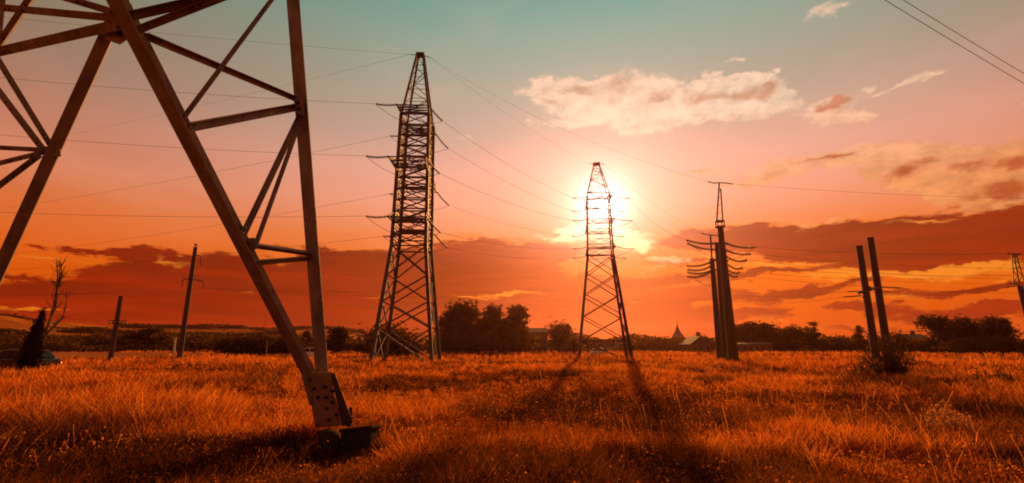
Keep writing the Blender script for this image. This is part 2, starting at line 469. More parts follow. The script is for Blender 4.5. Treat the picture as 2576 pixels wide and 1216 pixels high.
# ground
mg = bpy.data.materials.new('dry_meadow_soil'); mg.use_nodes = True
t = mg.node_tree; n = G(t); b = t.nodes['Principled BSDF']
b.inputs['Roughness'].default_value = 1.0
b.inputs['Specular IOR Level'].default_value = 0.0
co = t.nodes.new('ShaderNodeTexCoord').outputs['Object']
c = n.ramp(n.noise(co, .16, 8, .65), [(.32, (.20, .055, .008, 1)), (.5, (.32, .095, .012, 1)), (.68, (.42, .13, .018, 1))])
c = n.mix(n.step(n.noise(co, 1.3, 6, .7), .45, .75), c, (.14, .042, .008, 1))
t.links.new(c, b.inputs['Base Color'])
bn = t.nodes.new('ShaderNodeBump'); bn.inputs['Strength'].default_value = .8; bn.inputs['Distance'].default_value = .15
t.links.new(n.noise(co, 3.0, 8, .7), bn.inputs['Height']); t.links.new(bn.outputs[0], b.inputs['Normal'])
M['ground'] = mg
M['grass'] = leafmat('dry_grass', (.3, .1, .02), (.4, .2, .05), 1, .72, attr=True)
M['hill'] = None
mh = bpy.data.materials.new('hill_fields'); mh.use_nodes = True
t = mh.node_tree; n = G(t); b = t.nodes['Principled BSDF']; b.inputs['Roughness'].default_value = 1
b.inputs['Specular IOR Level'].default_value = 0.0
co = t.nodes.new('ShaderNodeTexCoord').outputs['Object']
mp = t.nodes.new('ShaderNodeMapping'); mp.inputs['Scale'].default_value = (.010, .028, .05)
t.links.new(co, mp.inputs[0])
c = n.ramp(n.noise(mp.outputs[0], 1, 6, .6, .6), [(.35, (.20, .060, .010, 1)), (.48, (.42, .13, .016, 1)), (.62, (.58, .20, .03, 1))])
c = n.mix(n.step(n.noise(co, .05, 6, .7), .55, .62), c, (.06, .028, .010, 1))
t.links.new(c, b.inputs['Base Color'])
M['hill'] = mh

# ------------------------------------------------------------------ value noise for layout
class VN:
    def __init__(self, seed):
        r = np.random.default_rng(seed); self.t = r.random((256, 256))
    def __call__(self, x, y, s):
        x = np.asarray(x) / s; y = np.asarray(y) / s
        xi = np.floor(x).astype(int); yi = np.floor(y).astype(int)
        fx = x - xi; fy = y - yi
        fx = fx * fx * (3 - 2 * fx); fy = fy * fy * (3 - 2 * fy)
        T = lambda i, j: self.t[i & 255, j & 255]
        return (T(xi, yi) * (1 - fx) + T(xi + 1, yi) * fx) * (1 - fy) + (T(xi, yi + 1) * (1 - fx) + T(xi + 1, yi + 1) * fx) * fy
vn1, vn2, vn3, vn4 = VN(1), VN(2), VN(3), VN(4)

def hz_(x, y):
    x = np.asarray(x, float); y = np.asarray(y, float)
    r = np.hypot(x, y)
    h = (vn1(x, y, 9.0) - .5) * .34 + (vn2(x, y, 3.1) - .5) * .14 + (vn3(x, y, 1.1) - .5) * .06
    h = h * np.clip((r - 1.5) / 4, 0, 1)
    # swell that carries the tall grass left of the near pylon foot
    h = h + .12 * np.exp(-(((x + 7.3) / 3.0) ** 2 + ((y - 10.0) / 1.8) ** 2))
    return h * np.clip(1 - (r - 120) / 200, 0.15, 1)

def gz(x, y): return float(hz_(x, y))

# ground: one polar sheet
rr = np.concatenate([[0.0, 0.01], np.geomspace(.6, 60, 150), np.geomspace(62, 790, 60)])
na = 220
th = np.linspace(0, 2 * np.pi, na, endpoint=False)
RR, TT = np.meshgrid(rr[1:], th, indexing='ij')
gx, gy = (RR * np.sin(TT)).ravel(), (RR * np.cos(TT)).ravel()
V = np.column_stack([gx, gy, hz_(gx, gy)])
V = np.vstack([V, [[0, 0, gz(0, 0)]]])
i = np.arange(len(rr) - 2)[:, None]; j = np.arange(na)[None, :]
a_, b_ = i * na + j, i * na + (j + 1) % na
F = np.stack([a_, a_ + na, b_ + na, b_], -1).reshape(-1, 4)
o = mesh_np('ground', V, F, M['ground'], smooth=True)
tag(o, kind='structure')

# ------------------------------------------------------------------ hills
def px_az(px):
    d = ray(px, 867); return math.atan2(d.x, d.y)
ridge = [(-900, 800), (-400, 795), (0, 796), (60, 805), (200, 817), (340, 826), (560, 828), (700, 829), (790, 826), (900, 836), (1000, 842), (1200, 850), (1500, 858), (1800, 866)]
raz = np.array([px_az(p) for p, _ in ridge]); rel = np.array([math.tan(R(azel(p, q)[1])) for p, q in ridge])
azs = np.linspace(raz[0], raz[-1], 150)
ss = np.linspace(0, 1.25, 30)
vs = []
for k, s in enumerate(ss):
    for q in azs:
        e = np.interp(q, raz, rel)
        r_ = 210 + 300 * s
        x, y = r_ * math.sin(q), r_ * math.cos(q)
        D = 510
        top = e * D + CAM_H + (vn2(x, y, 40.0) - .5) * 1.5
        pr = 3 * s * s - 2 * s ** 3 if s < 1 else 1 - 2.5 * (s - 1) ** 2
        vs.append((x, y, -.4 + top * pr + (vn3(x, y, 25.0) - .5) * 2.0 * min(1, s * 2)))
nz = len(azs)
i = np.arange(len(ss) - 1)[:, None]; j = np.arange(nz - 1)[None, :]
a_ = i * nz + j
F = np.stack([a_, a_ + 1, a_ + nz + 1, a_ + nz], -1).reshape(-1, 4)
hill_V = np.array(vs)
tag(mesh_np('hills', hill_V, F, M['hill'], smooth=True), kind='structure')

# ------------------------------------------------------------------ leaf clouds
def leaf_quads(P, size, seed, flat=1.0):
    r = np.random.default_rng(seed)
    n = len(P)
    a = r.normal(size=(n, 3)); a /= np.linalg.norm(a, axis=1)[:, None]
    b = r.normal(size=(n, 3)); b -= a * (a * b).sum(1)[:, None]; b /= np.linalg.norm(b, axis=1)[:, None]
    s = size * (0.5 + r.random(n)) [:, None]
    a *= s; b *= s * .6
    V = np.stack([P - a, P - b * .9 + a * .1, P + a, P + b * .9 + a * .1], 1).reshape(-1, 3)
    V[:, 2] = V[:, 2]
    F = np.arange(n * 4).reshape(-1, 4)
    return V, F

def blob_points(blobs, n, seed, lump=.36):
    """points through lumpy ellipsoids (cx,cy,cz,rx,ry,rz)"""
    r = np.random.default_rng(seed)
    B = np.array(blobs, float)
    wt = (B[:, 3] * B[:, 4] * B[:, 5]) ** .67; wt /= wt.sum()
    k = r.choice(len(B), n, p=wt)
    d = r.normal(size=(n, 3)); d /= np.linalg.norm(d, axis=1)[:, None]
    rad = (.25 + .75 * r.random(n) ** .45) * np.where(r.random(n) < .14, 1.0 + .38 * r.random(n), 1.0)
    q = d * 3.1 + B[k, :3] * 5.0
    l = 1 + lump * (np.sin(q[:, 0] * 2.3 + k) + np.sin(q[:, 1] * 2.9 + 1.3 * k) + np.sin(q[:, 2] * 2.6 + 2.1 * k)) / 1.7
    P = B[k, :3] + d * (rad * l)[:, None] * B[k, 3:6]
    P += r.normal(size=(n, 3)) * .012
    return P

KINDS = {}
def proto(kind):
    """crown + trunk meshes of unit height, made once per kind"""
    if kind in KINDS: return KINDS[kind]
    r = random.Random(sum(map(ord, kind)))
    blobs, size, n, leaf, th = [], .03, 2600, 'leaf_a', .30
    if kind.startswith('broad'):
        for k in range(11):
            t = r.random() * 6.28; q = .10 + .20 * r.random()
            z = .45 + .42 * r.random()
            s = .10 + .09 * r.random()
            blobs.append((q * math.cos(t), q * math.sin(t), z, s * 1.15, s * 1.15, s))
        blobs.append((0, 0, .55, .24, .24, .28)); blobs.append((.05, 0, .86, .11, .11, .12))
        n = 3600
    elif kind.startswith('tall'):
        for k in range(10):
            t = r.random() * 6.28; z = .22 + .68 * k / 9
            q = .09 * r.random() * (1.3 - z); s = (.10 + .05 * r.random()) * (1.25 - .6 * z)
            blobs.append((q * math.cos(t), q * math.sin(t), z, s, s, s * 1.1))
        n = 2600; leaf = 'leaf_b'; th = .2
    elif kind.startswith('round'):
        blobs = [(0, 0, .62, .34, .34, .34), (.1, .1, .74, .22, .22, .22), (-.14, 0, .70, .2, .2, .2), (.12, -.1, .5, .22, .22, .22), (-.08, 0, .38, .24, .24, .22), (.05, 0, .25, .2, .2, .2)]
        n = 3600; th = .1
    elif kind.startswith('bush'):
        for k in range(9):
            t = r.random() * 6.28; q = .45 * r.random()
            s = .22 + .16 * r.random()
            blobs.append((q * math.cos(t), q * math.sin(t), .25 + .40 * r.random() * (1 - q), s * 1.2, s * 1.2, s))
        blobs.append((0, 0, .5, .42, .42, .38))
        n = 3000; size = .045; th = .02; leaf = 'leaf_a' if kind[-1] in 'ac' else 'leaf_b'
    elif kind.startswith('poplar'):
        for k in range(9):
            z = .12 + .80 * k / 8
            s = .085 * math.sin(math.pi * (.16 + .80 * (1 - z))) + .02
            blobs.append((.02 * r.uniform(-1, 1), .02 * r.uniform(-1, 1), z, s, s, .10))
        n = 1600; leaf = 'leaf_a'; th = .06
    elif kind.startswith('cypress'):
        for k in range(12):
            z = .10 + .80 * k / 11
            s = .15 * (math.sin(math.pi * (.05 + .90 * z)) ** .7) * (1.30 - 1.12 * z)
            blobs.append((.012 * r.uniform(-1, 1) + .05 * z, 0, z, s, s, .10))
        n = 5200; leaf = 'leaf_c'; th = .05; size = .022
    elif kind.startswith('scrag'):
        for k in range(8):
            t = r.random() * 6.28; z = .30 + .62 * r.random()
            q = .16 * r.random(); s = .06 + .06 * r.random()
            blobs.append((q * math.cos(t), q * math.sin(t), z, s * 1.3, s * 1.3, s))
        blobs.append((0, 0, .30, .26, .26, .2)); blobs.append((.02, 0, .9, .09, .09, .08))
        n = 1900; leaf = 'leaf_b'; th = .1
    P = blob_points(blobs, n, 5 + sum(map(ord, kind)))
    zs_ = np.percentile(P[:, 2], 99.0); ws_ = 2 * np.percentile(np.abs(P[:, :2]), 97.0)
    P[:, 2] = np.maximum(P[:, 2] / zs_, .01); P[:, :2] /= ws_
    blobs = [(b[0] / ws_, b[1] / ws_, b[2] / zs_, b[3], b[4], b[5]) for b in blobs]
    V, F = leaf_quads(P, size, 3)
    c_ = np.repeat(P, 4, 0)
    V = c_ + (V - c_) * np.array([1 / ws_, 1 / ws_, 1 / zs_])
    cr = mesh_np('crown', V, F, M[leaf])
    tr = MB()
    top = max(b[2] for b in blobs)
    rt = (.022 if not kind.startswith('bush') else .03) / ws_
    tr.tube([(0, 0, -.04), (.006, .004, th * .6), (-.004, .006, th + .08), (.0, 0, top * .75), (0, 0, top * .95)], [rt * 1.4, rt, rt * .85, rt * .5, rt * .2], 7)
    for b in blobs[::2]:
        z0 = max(.04, b[2] * .55)
        tr.tube([(0, 0, z0), (b[0] * .5, b[1] * .5, (z0 + b[2]) / 2 + .02), (b[0], b[1], b[2])], [rt * .5, rt * .35, rt * .15], 5)
    tk = tr.build('trunk', M['bark'])
    KINDS[kind] = [cr, tk, False]
    return KINDS[kind]

def plant(kind, px, top, D, wpx, label, cat='tree', group=None, name=None, rz=None, base=0.0):
    """tree whose top and width were measured on the photograph, standing D metres away"""
    cr, tk, used = proto(kind)
    p = at_y(px, 867, D)
    z0 = gz(p.x, p.y) + base
    h = at_y(px, top, D).z - z0
    wd = wpx / FOC * D * cp
    e = empty(name or {'bush': 'bush', 'popl': 'poplar_tree', 'cypr': 'cypress_tree'}.get(kind[:4], 'broadleaf_tree'), (p.x, p.y, z0), label, cat, group)
    wu = 1.0
    sx = wd / wu
    e.rotation_euler = (0, 0, random.random() * 6.28 if rz is None else rz)
    for s in (cr, tk):
        c = s if not used else s.copy()
        if used: COL.objects.link(c)
        c.parent = e
        c.scale = (sx, sx, h)
    KINDS[kind][2] = True
    return e

# ------------------------------------------------------------------ trees and bushes beyond the field
HEDGE = 'bushes along the far field edge'
CLUMP = 'trees of the tall clump beside the lattice pylon'
RIGHT = 'trees along the right skyline'
T = [
 ('bush_a', 30, 842, 120, 80, 'dark low bush at the very left end of the far hedge', 'bush', HEDGE),
 ('bush_b', 130, 846, 118, 90, 'low bush right behind the columnar cypress and parked car', 'bush', HEDGE),
 ('bush_c', 250, 843, 116, 80, 'small dark bush left of the short pole with twin brackets', 'bush', HEDGE),
 ('bush_a', 318, 845, 118, 60, 'small round bush just right of the short bracketed pole', 'bush', HEDGE),
 ('broad_b', 385, 828, 112, 96, 'broad dark tree between the two left utility poles', 'tree', HEDGE),
 ('bush_b', 510, 842, 112, 70, 'olive bush at the right side of the tall left utility pole', 'bush', HEDGE),
 ('bush_a', 580, 846, 74, 96, 'dark spreading bush at the right end of the pale tunnel', 'bush', HEDGE),
 ('bush_c', 655, 838, 76, 110, 'large dark bush left of the big steel diagonal', 'bush', HEDGE),
 ('bush_b', 735, 846, 78, 90, 'olive bush seen behind the big steel diagonal', 'bush', HEDGE),
 ('scrag_a', 772, 834, 82, 46, 'thin tree in the wedge of the near pylon foot', 'tree', HEDGE),
 ('tall_a', 850, 826, 80, 64, 'upright tree just right of the near pylon post', 'tree', HEDGE),
 ('bush_a', 905, 858, 82, 60, 'low bush between upright tree and the dome shaped bush', 'bush', HEDGE),
 ('bush_c', 978, 818, 62, 150, 'large dome shaped bush behind the dark lattice pylon legs', 'bush', None),
 ('broad_a', 1160, 766, 90, 118, 'tallest rounded tree of the clump right of the dark lattice pylon', 'tree', CLUMP),
 ('tall_b', 1125, 800, 88, 60, 'slim tree at the left edge of the tall clump', 'tree', CLUMP),
 ('broad_c', 1205, 805, 93, 80, 'lower tree in the middle of the tall clump', 'tree', CLUMP),
 ('tall_a', 1240, 772, 92, 62, 'narrow knob topped tree in the middle of the tall clump', 'tree', CLUMP),
 ('broad_b', 1275, 800, 95, 74, 'sloping tree between the two knob topped ones of the clump', 'tree', CLUMP),
 ('tall_b', 1303, 774, 91, 66, 'ragged tall tree at the right edge of the clump', 'tree', CLUMP),
 ('bush_b', 1120, 836, 82, 80, 'bush at the foot of the tall clump beside the pylon leg', 'bush', CLUMP),
 ('bush_c', 1185, 840, 84, 110, 'wide dark bush under the tallest tree of the clump', 'bush', CLUMP),
 ('bush_a', 1270, 838, 86, 110, 'wide dark bush under the right part of the tall clump', 'bush', CLUMP),
 ('round_a', 1406, 813, 88, 62, 'stout round headed tree standing alone left of the sunlit pylon', 'tree', None),
 ('bush_b', 1442, 850, 96, 34, 'small bush beside the stout round headed tree', 'bush', None),
 ('bush_a', 1610, 862, 110, 70, 'low bush right of the sunlit pylon legs', 'bush', HEDGE),
 ('bush_c', 1662, 850, 112, 80, 'rounded bush left of the church spire', 'bush', HEDGE),
 ('bush_b', 1730, 852, 112, 60, 'low bush right of the church spire', 'bush', HEDGE),
 ('bush_c', 1765, 846, 108, 60, 'dark bush over the gabled house left of the concrete posts', 'bush', RIGHT),
 ('broad_b', 1880, 820, 104, 84, 'rounded tree just right of the three concrete posts', 'tree', RIGHT),
 ('broad_c', 1938, 812, 102, 104, 'broadest dark tree right of the concrete posts', 'tree', RIGHT),
 ('round_b', 1990, 822, 103, 70, 'drooping tree at the right end of the broad dark group', 'tree', RIGHT),
 ('bush_a', 1960, 852, 96, 110, 'dark bush under the broad group beside the long pale shed', 'bush', RIGHT),
 ('scrag_b', 2053, 813, 100, 52, 'lone ragged upright tree between two gaps of orange sky', 'tree', RIGHT),
 ('bush_b', 2110, 848, 104, 80, 'rounded bush right of the lone ragged tree', 'bush', RIGHT),
 ('scrag_a', 2165, 822, 100, 34, 'thin ragged tree just left of the twin leaning posts', 'tree', RIGHT),
 ('bush_c', 2255, 838, 98, 60, 'dark flat topped bush just right of the twin leaning posts', 'bush', RIGHT),
 ('bush_a', 2305, 858, 100, 70, 'low bush in front of the pale house roof', 'bush', RIGHT),
 ('broad_a', 2383, 796, 90, 92, 'tall airy round tree on the right skyline', 'tree', RIGHT),
 ('bush_b', 2345, 846, 92, 60, 'bush at the left foot of the tall airy round tree', 'bush', RIGHT),
 ('broad_c', 2452, 808, 90, 74, 'domed tree right of the tall airy round tree', 'tree', RIGHT),
 ('broad_b', 2500, 802, 92, 84, 'highest tree of the group beside the narrow poplar', 'tree', RIGHT),
 ('poplar_a', 2532, 806, 88, 26, 'narrow pointed poplar near the right edge', 'tree', RIGHT),
 ('bush_c', 2430, 852, 84, 100, 'wide dark bush below the domed tree', 'bush', RIGHT),
 ('bush_a', 2520, 848, 84, 100, 'wide dark bush below the narrow poplar', 'bush', RIGHT),
 ('bush_b', 2580, 862, 90, 60, 'low bush under the half seen pole at the right edge', 'bush', RIGHT),
]
for kind, px, top, D, wpx, label, cat, grp in T:
    plant(kind, px, top, D, wpx, label, cat, grp)
plant('cypress_a', 82, 795, 27.5, 36, 'dark slender cypress standing in front of the parked car', 'tree', rz=0)

# far undergrowth that joins the bushes, and hedges on the hill
def undergrowth():
    r = np.random.default_rng(21)
    n = 42000
    a = r.uniform(R(-54), R(54), n)
    D = 104 + 22 * r.random(n)
    x, y = D * np.tan(a), D
    hmax = 1.3 + 2.6 * vn1(x, y * 0, 7.0) * vn2(x, y, 19.0) * 1.7 + 1.0 * np.clip((x + 5) / 20, 0, 1)
    z = hz_(x, y) + hmax * r.random(n) ** .8
    V, F = leaf_quads(np.column_stack([x, y + 0 * x, z]), .34, 4)
    tag(mesh_np('undergrowth', V, F, M['leaf_a']), 'dark tangled scrub joining the trees along the far field edge', 'undergrowth', kind='stuff')
undergrowth()

def hill_hedges():
    r = np.random.default_rng(31)
    P = []
    rows = [(.16, 900, 3.2), (.30, 700, 3.0), (.52, 500, 2.6), (.78, 420, 2.4), (1.0, 520, 2.4)]
    for s, n, h in rows:
        for k in range(n):
            q = r.uniform(R(-52), R(-14))
            dens = vn1(math.degrees(q) * 1.0 + s * 90, s * 50, 3.0)
            if dens < .50: continue
            r_ = 210 + 300 * (s + .05 * math.sin(q * 9 + s * 7))
            x, y = r_ * math.sin(q), r_ * math.cos(q)
            ii = min(len(ss) - 1, int(round((r_ - 210) / 300 / (ss[1] - ss[0]))))
            jj = int(round((q - azs[0]) / (azs[1] - azs[0])))
            if not 0 <= jj < nz: continue
            z = hill_V[ii * nz + jj][2]
            hh = h * (.4 + dens)
            for m in range(14):
                P.append((x + r.normal() * 2.0, y + r.normal() * 2.0, z + hh * r.random()))
    V, F = leaf_quads(np.array(P), 1.0, 6)
    tag(mesh_np('hillside_hedges', V, F, M['leaf_a']), 'dark broken hedges and scrub scattered over the far hillside', 'hedges', kind='stuff')
hill_hedges()

# ------------------------------------------------------------------ grass
def grass_mesh(name, x, y, h, wdt, tint, lean, label, seed, head=None):
    r = np.random.default_rng(seed)
    n = len(x)
    z = hz_(x, y) - .02
    a = r.random(n) * 2 * np.pi
    ux, uy = np.cos(a), np.sin(a)
    b = r.random(n) * 2 * np.pi
    L = lean * h * (.25 + r.random(n))
    lx, ly = np.cos(b) * L, np.sin(b) * L
    # blade: base pair, mid pair, top pair
    P = np.empty((n, 6, 3), np.float32)
    for k, (t, wk, lk) in enumerate(((0, .8, 0), (.55, 1.0, .30), (1, .25, 1.0))):
        ww = wdt * wk * .5
        if head is not None and k == 2:
            ww = wdt * head * .5
        cx, cy = x + lx * lk, y + ly * lk
        P[:, 2 * k, 0] = cx - ux * ww; P[:, 2 * k, 1] = cy - uy * ww; P[:, 2 * k, 2] = z + h * t
        P[:, 2 * k + 1, 0] = cx + ux * ww; P[:, 2 * k + 1, 1] = cy + uy * ww; P[:, 2 * k + 1, 2] = z + h * t
    q = np.arange(n)[:, None] * 6
    F = np.concatenate([q + np.array([0, 1, 3, 2]), q + np.array([2, 3, 5, 4])], 0)
    o = mesh_np(name, P.reshape(-1, 3), F, M['grass'])
    ca = o.data.color_attributes.new('tint', 'FLOAT_COLOR', 'POINT')
    C = np.ones((n * 6, 4), np.float32)
    C[:, :3] = np.repeat(tint, 6, 0)
    ca.data.foreach_set('color', C.ravel())
    tag(o, label, 'grass', kind='stuff')
    return o

def patch(x, y):
    return .55 * vn1(x + 40, y - 13, 4.2) + .3 * vn2(x, y + 9, 1.6) + .15 * vn3(x, y, .6)

def field_grass(n, seed, r0, r1, label, name, hscale=1.0):
    r = np.random.default_rng(seed)
    rad = np.exp(r.uniform(math.log(r0), math.log(r1), n))
    # tufts: snap part of the blades toward tuft centres
    a = r.uniform(R(-52), R(52), n)
    x, y = rad * np.sin(a), rad * np.cos(a)
    cell = .16 + .012 * rad
    tx = (np.floor(x / cell) + .5 + (vn3(np.floor(x / cell) * 7.3, np.floor(y / cell) * 5.1, 1.0) - .5)) * cell
    ty = (np.floor(y / cell) + .5 + (vn4(np.floor(x / cell) * 3.3, np.floor(y / cell) * 9.7, 1.0) - .5)) * cell
    pull = r.uniform(.35, .85, n)
    x = x + (tx - x) * pull; y = y + (ty - y) * pull
    p = patch(x, y)
    tuft = vn2(tx * 9.1, ty * 7.7, 1.0)
    # tall feathery swathe left of the pylon foot
    sw = np.exp(-(((x + 7.3) / 2.8) ** 2 + ((y - 9.8) / 1.6) ** 2))
    # patch of slightly shorter, darker plants in the very front left
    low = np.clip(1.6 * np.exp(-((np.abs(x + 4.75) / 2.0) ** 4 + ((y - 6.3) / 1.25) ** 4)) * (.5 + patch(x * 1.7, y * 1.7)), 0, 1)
    h = (.12 + .30 * p + .22 * tuft * (p > .45)) * (.6 + .6 * r.random(n))
    ft = np.exp(-(((x + 2.2) / .70) ** 4 + ((y - 6.75) / 1.2) ** 4))
    h = h * (1 + .8 * sw) * (1 - .25 * low) * (1 - .85 * ft) * (1 - .55 * np.exp(-(((x - 1.5) / 8.0) ** 4 + ((y - 16.5) / 6.0) ** 4))) * hscale
    h *= np.clip(.55 + rad / 14, .6, 1.25)
    wd = np.maximum(.0065, rad * .00125) * (.7 + .6 * r.random(n))
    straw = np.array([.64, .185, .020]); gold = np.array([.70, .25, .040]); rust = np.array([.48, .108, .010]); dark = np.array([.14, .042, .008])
    big = vn1(x * .8 + 17, y * .8 + 3, 7.5)
    f = np.clip((p - .32) / .40 + .9 * (big - .5) + .30 * (r.random(n) - .5), 0, 1)[:, None]
    C = rust * (1 - f) + straw * f
    gsel = (r.random(n) < .18 + .35 * sw)[:, None]
    C = np.where(gsel, gold, C)
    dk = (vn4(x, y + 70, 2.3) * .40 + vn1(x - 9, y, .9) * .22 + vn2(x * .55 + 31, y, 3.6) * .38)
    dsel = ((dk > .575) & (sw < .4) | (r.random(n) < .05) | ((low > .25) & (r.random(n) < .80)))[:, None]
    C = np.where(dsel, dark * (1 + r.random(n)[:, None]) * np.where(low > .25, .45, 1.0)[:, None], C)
    C = C * (.75 + .5 * r.random(n))[:, None]
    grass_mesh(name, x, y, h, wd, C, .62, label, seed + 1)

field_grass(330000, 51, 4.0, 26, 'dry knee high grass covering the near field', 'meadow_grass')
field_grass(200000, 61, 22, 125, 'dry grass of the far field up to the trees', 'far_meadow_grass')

def herbs(n, seed):
    """small leafy plants between the blades"""
    r = np.random.default_rng(seed)
    rad = np.exp(r.uniform(math.log(4.2), math.log(45), n)); a = r.uniform(R(-52), R(52), n)
    cx, cy = rad * np.sin(a), rad * np.cos(a)
    k = 34
    sp = .05 + .09 * r.random(n)
    X = np.repeat(cx, k) + r.normal(size=n * k) * np.repeat(sp, k)
    Yy = np.repeat(cy, k) + r.normal(size=n * k) * np.repeat(sp, k)
    hh = (.16 + .30 * patch(cx, cy) + .12 * r.random(n))
    sw = np.exp(-(((cx + 7.3) / 2.8) ** 2 + ((cy - 9.8) / 1.6) ** 2))
    hh = hh * (1 + .7 * sw)
    ft = np.exp(-(((cx + 2.2) / .70) ** 4 + ((cy - 6.75) / 1.2) ** 4))
    hh = hh * (1 - .85 * ft)
    Zz = hz_(X, Yy) + np.repeat(hh, k) * (.25 + .75 * r.random(n * k))
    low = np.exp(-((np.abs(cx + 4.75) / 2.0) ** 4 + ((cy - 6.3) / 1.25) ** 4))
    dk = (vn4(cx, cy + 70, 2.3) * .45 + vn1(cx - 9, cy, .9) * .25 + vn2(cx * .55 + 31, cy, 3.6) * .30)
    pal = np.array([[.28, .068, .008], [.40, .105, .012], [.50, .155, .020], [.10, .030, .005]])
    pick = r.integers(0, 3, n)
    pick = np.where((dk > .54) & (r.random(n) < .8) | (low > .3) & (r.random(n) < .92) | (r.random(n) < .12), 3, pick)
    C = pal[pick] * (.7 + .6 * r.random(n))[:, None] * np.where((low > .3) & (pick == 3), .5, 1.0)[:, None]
    V, F = leaf_quads(np.column_stack([X, Yy, Zz]), 1.0, seed + 1)
    # leaf size grows a little with distance
    c = np.repeat(np.column_stack([X, Yy, Zz]), 4, 0)
    sc = np.repeat(np.repeat(.008 + .0013 * rad, k), 4)[:, None]
    V = c + (V - c) * sc
    o = mesh_np('meadow_herbs', V, F, M['grass'])
    ca = o.data.color_attributes.new('tint', 'FLOAT_COLOR', 'POINT')
    CC = np.ones((len(V), 4), np.float32); CC[:, :3] = np.repeat(np.repeat(C, k, 0), 4, 0)
    ca.data.foreach_set('color', CC.ravel())
    tag(o, 'low leafy weeds growing between the dry grass blades', 'weeds', kind='stuff')
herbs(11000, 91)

def tall_stalks(n, seed):
    r = np.random.default_rng(seed)
    rad = np.exp(r.uniform(math.log(6.5), math.log(60), n)); a = r.uniform(R(-50), R(50), n)
    x, y = rad * np.sin(a), rad * np.cos(a)
    k = r.random(n) < .15 + 1.0 * (vn2(x + 5, y - 8, 4.0) > .55) + .5 * (x > 4) * (y < 16)
    x, y, rad = x[k], y[k], rad[k]
    m = len(x)
    h = .42 + .38 * r.random(m)
    wd = np.maximum(.0035, rad * .0006)
    c = np.where((r.random(m) < .45)[:, None], np.array([.22, .06, .010]), np.array([.62, .22, .035])) * (.6 + .7 * r.random(m))[:, None]
    grass_mesh('tall_stalks', x, y, h, wd, c, .38, 'thin taller stalks with heads rising over the dry meadow', seed + 1, head=1.1)
tall_stalks(3200, 131)

def seed_heads(n, seed):
    r = np.random.default_rng(seed)
    rad = np.exp(r.uniform(math.log(4.5), math.log(40), n)); a = r.uniform(R(-52), R(52), n)
    x, y = rad * np.sin(a), rad * np.cos(a)
    sw = np.exp(-(((x + 7.3) / 2.8) ** 2 + ((y - 9.8) / 1.6) ** 2))
    keep = r.random(n) < .03 + .8 * sw + .16 * (patch(x, y) > .56)
    keep &= rad > 8.0
    x, y, rad, sw = x[keep], y[keep], rad[keep], sw[keep]
    m = len(x)
    h = .36 + .22 * r.random(m) + .25 * sw
    zb = hz_(x, y)
    # fluffy seed panicles: short crossed blades clustered round the stalk top
    P, C, W, H = [], [], [], []
    k = 7
    X = np.repeat(x, k) + r.normal(size=m * k) * .022; Yy = np.repeat(y, k) + r.normal(size=m * k) * .022
    zz = np.repeat(zb + h, k) - r.random(m * k) * .13
    PT = np.column_stack([X, Yy, zz])
    V, F = leaf_quads(PT, .016, seed + 2)
    o = mesh_np('seed_heads', V, F, M['grass'])
    ca = o.data.color_attributes.new('tint', 'FLOAT_COLOR', 'POINT')
    c = np.array([.56, .20, .035]) * (.6 + .6 * r.random(m * k))[:, None]
    CC = np.ones((len(V), 4), np.float32); CC[:, :3] = np.repeat(c, 4, 0)
    ca.data.foreach_set('color', CC.ravel())
    tag(o, 'pale fluffy seed heads catching the sun above the dry grass', 'seed heads', kind='stuff')
seed_heads(16000, 77)

# ------------------------------------------------------------------ near pylon
def cam_pt(px, py, zc): return at_d(px, py, zc)

np_root_p = cam_pt(835, 1050, 8.0)
near = empty('steel_pylon', (np_root_p.x, np_root_p.y, 0), 'huge grey steel pylon foot and braces close to the viewer, on a concrete footing', 'pylon')
NO = near.location.copy()
def npart(name, p, q, w, t=.014, ang=45, m='steel', ref=(0, -1, 0), ext=(0, 0)):
    p, q = Vector(p), Vector(q)
    d = q - p
    a, b = p - d * ext[0], q + d * ext[1]
    return MB(NO).angle(a, b, w, t, ref, ang).build(name, M[m], near)

def lerp_px(p, q, zp, zq, t):
    """3-D point of the straight member p-q at image fraction t"""
    P, Q = cam_pt(*p, zp), cam_pt(*q, zq)
    inv = 1 / zp + (1 / zq - 1 / zp) * t
    x = p[0] + (q[0] - p[0]) * t; y = p[1] + (q[1] - p[1]) * t
    return cam_pt(x, y, 1 / inv)

A0, A1, zA0, zA1 = (815, 1015), (294, 0), 8.05, 5.35
def onA(y):
    t = (y - A0[1]) / (A1[1] - A0[1]); return lerp_px(A0, A1, zA0, zA1, t)
B0, B1, zB0, zB1 = (808, 940), (735, 0), 8.05, 8.0
def onB(y):
    t = (y - B0[1]) / (B1[1] - B0[1]); return lerp_px(B0, B1, zB0, zB1, t)
# the great diagonal: an L section that shows both flanges
npart('main_leg', onA(1015), onA(0), .235, .02, 43, ref=(.15, -1, .25), ext=(0.02, .35))
npart('corner_post', onB(950), onB(0), .215, .018, 12, ref=(.97, -.3, 0), ext=(0, .35))
G1 = onA(72)
C0, C1 = cam_pt(282, 75, 5.75), cam_pt(0, 690, 6.0)
npart('cross_brace', C0, C1, .125, .012, 45, ext=(.12, .72))
Nd = cam_pt(133, 380, 5.9)
def S(name, p, q, w, ang=45, ext=(0, 0)):
    o = npart(name, p, q, w, .010, ang, ext=ext)
    d = (Vector(q) - Vector(p)).normalized()
    for e, dd in ((Vector(p), d), (Vector(q), -d)):
        for k in (.10, .19):
            c = e + dd * k
            nor = (Vector((0, 0, CAM_H)) - c).normalized()
            c = c + nor * w * .62
            MB(NO).lathe(c - nor * w * .35, c + nor * .012, [(0, .016), (.7, .016), (1, .014)], 6).build('bolt', M['bolt'], o)
    return o
S('strut', onA(88) + Vector((.12, 0, 0)), onB(252), .075)
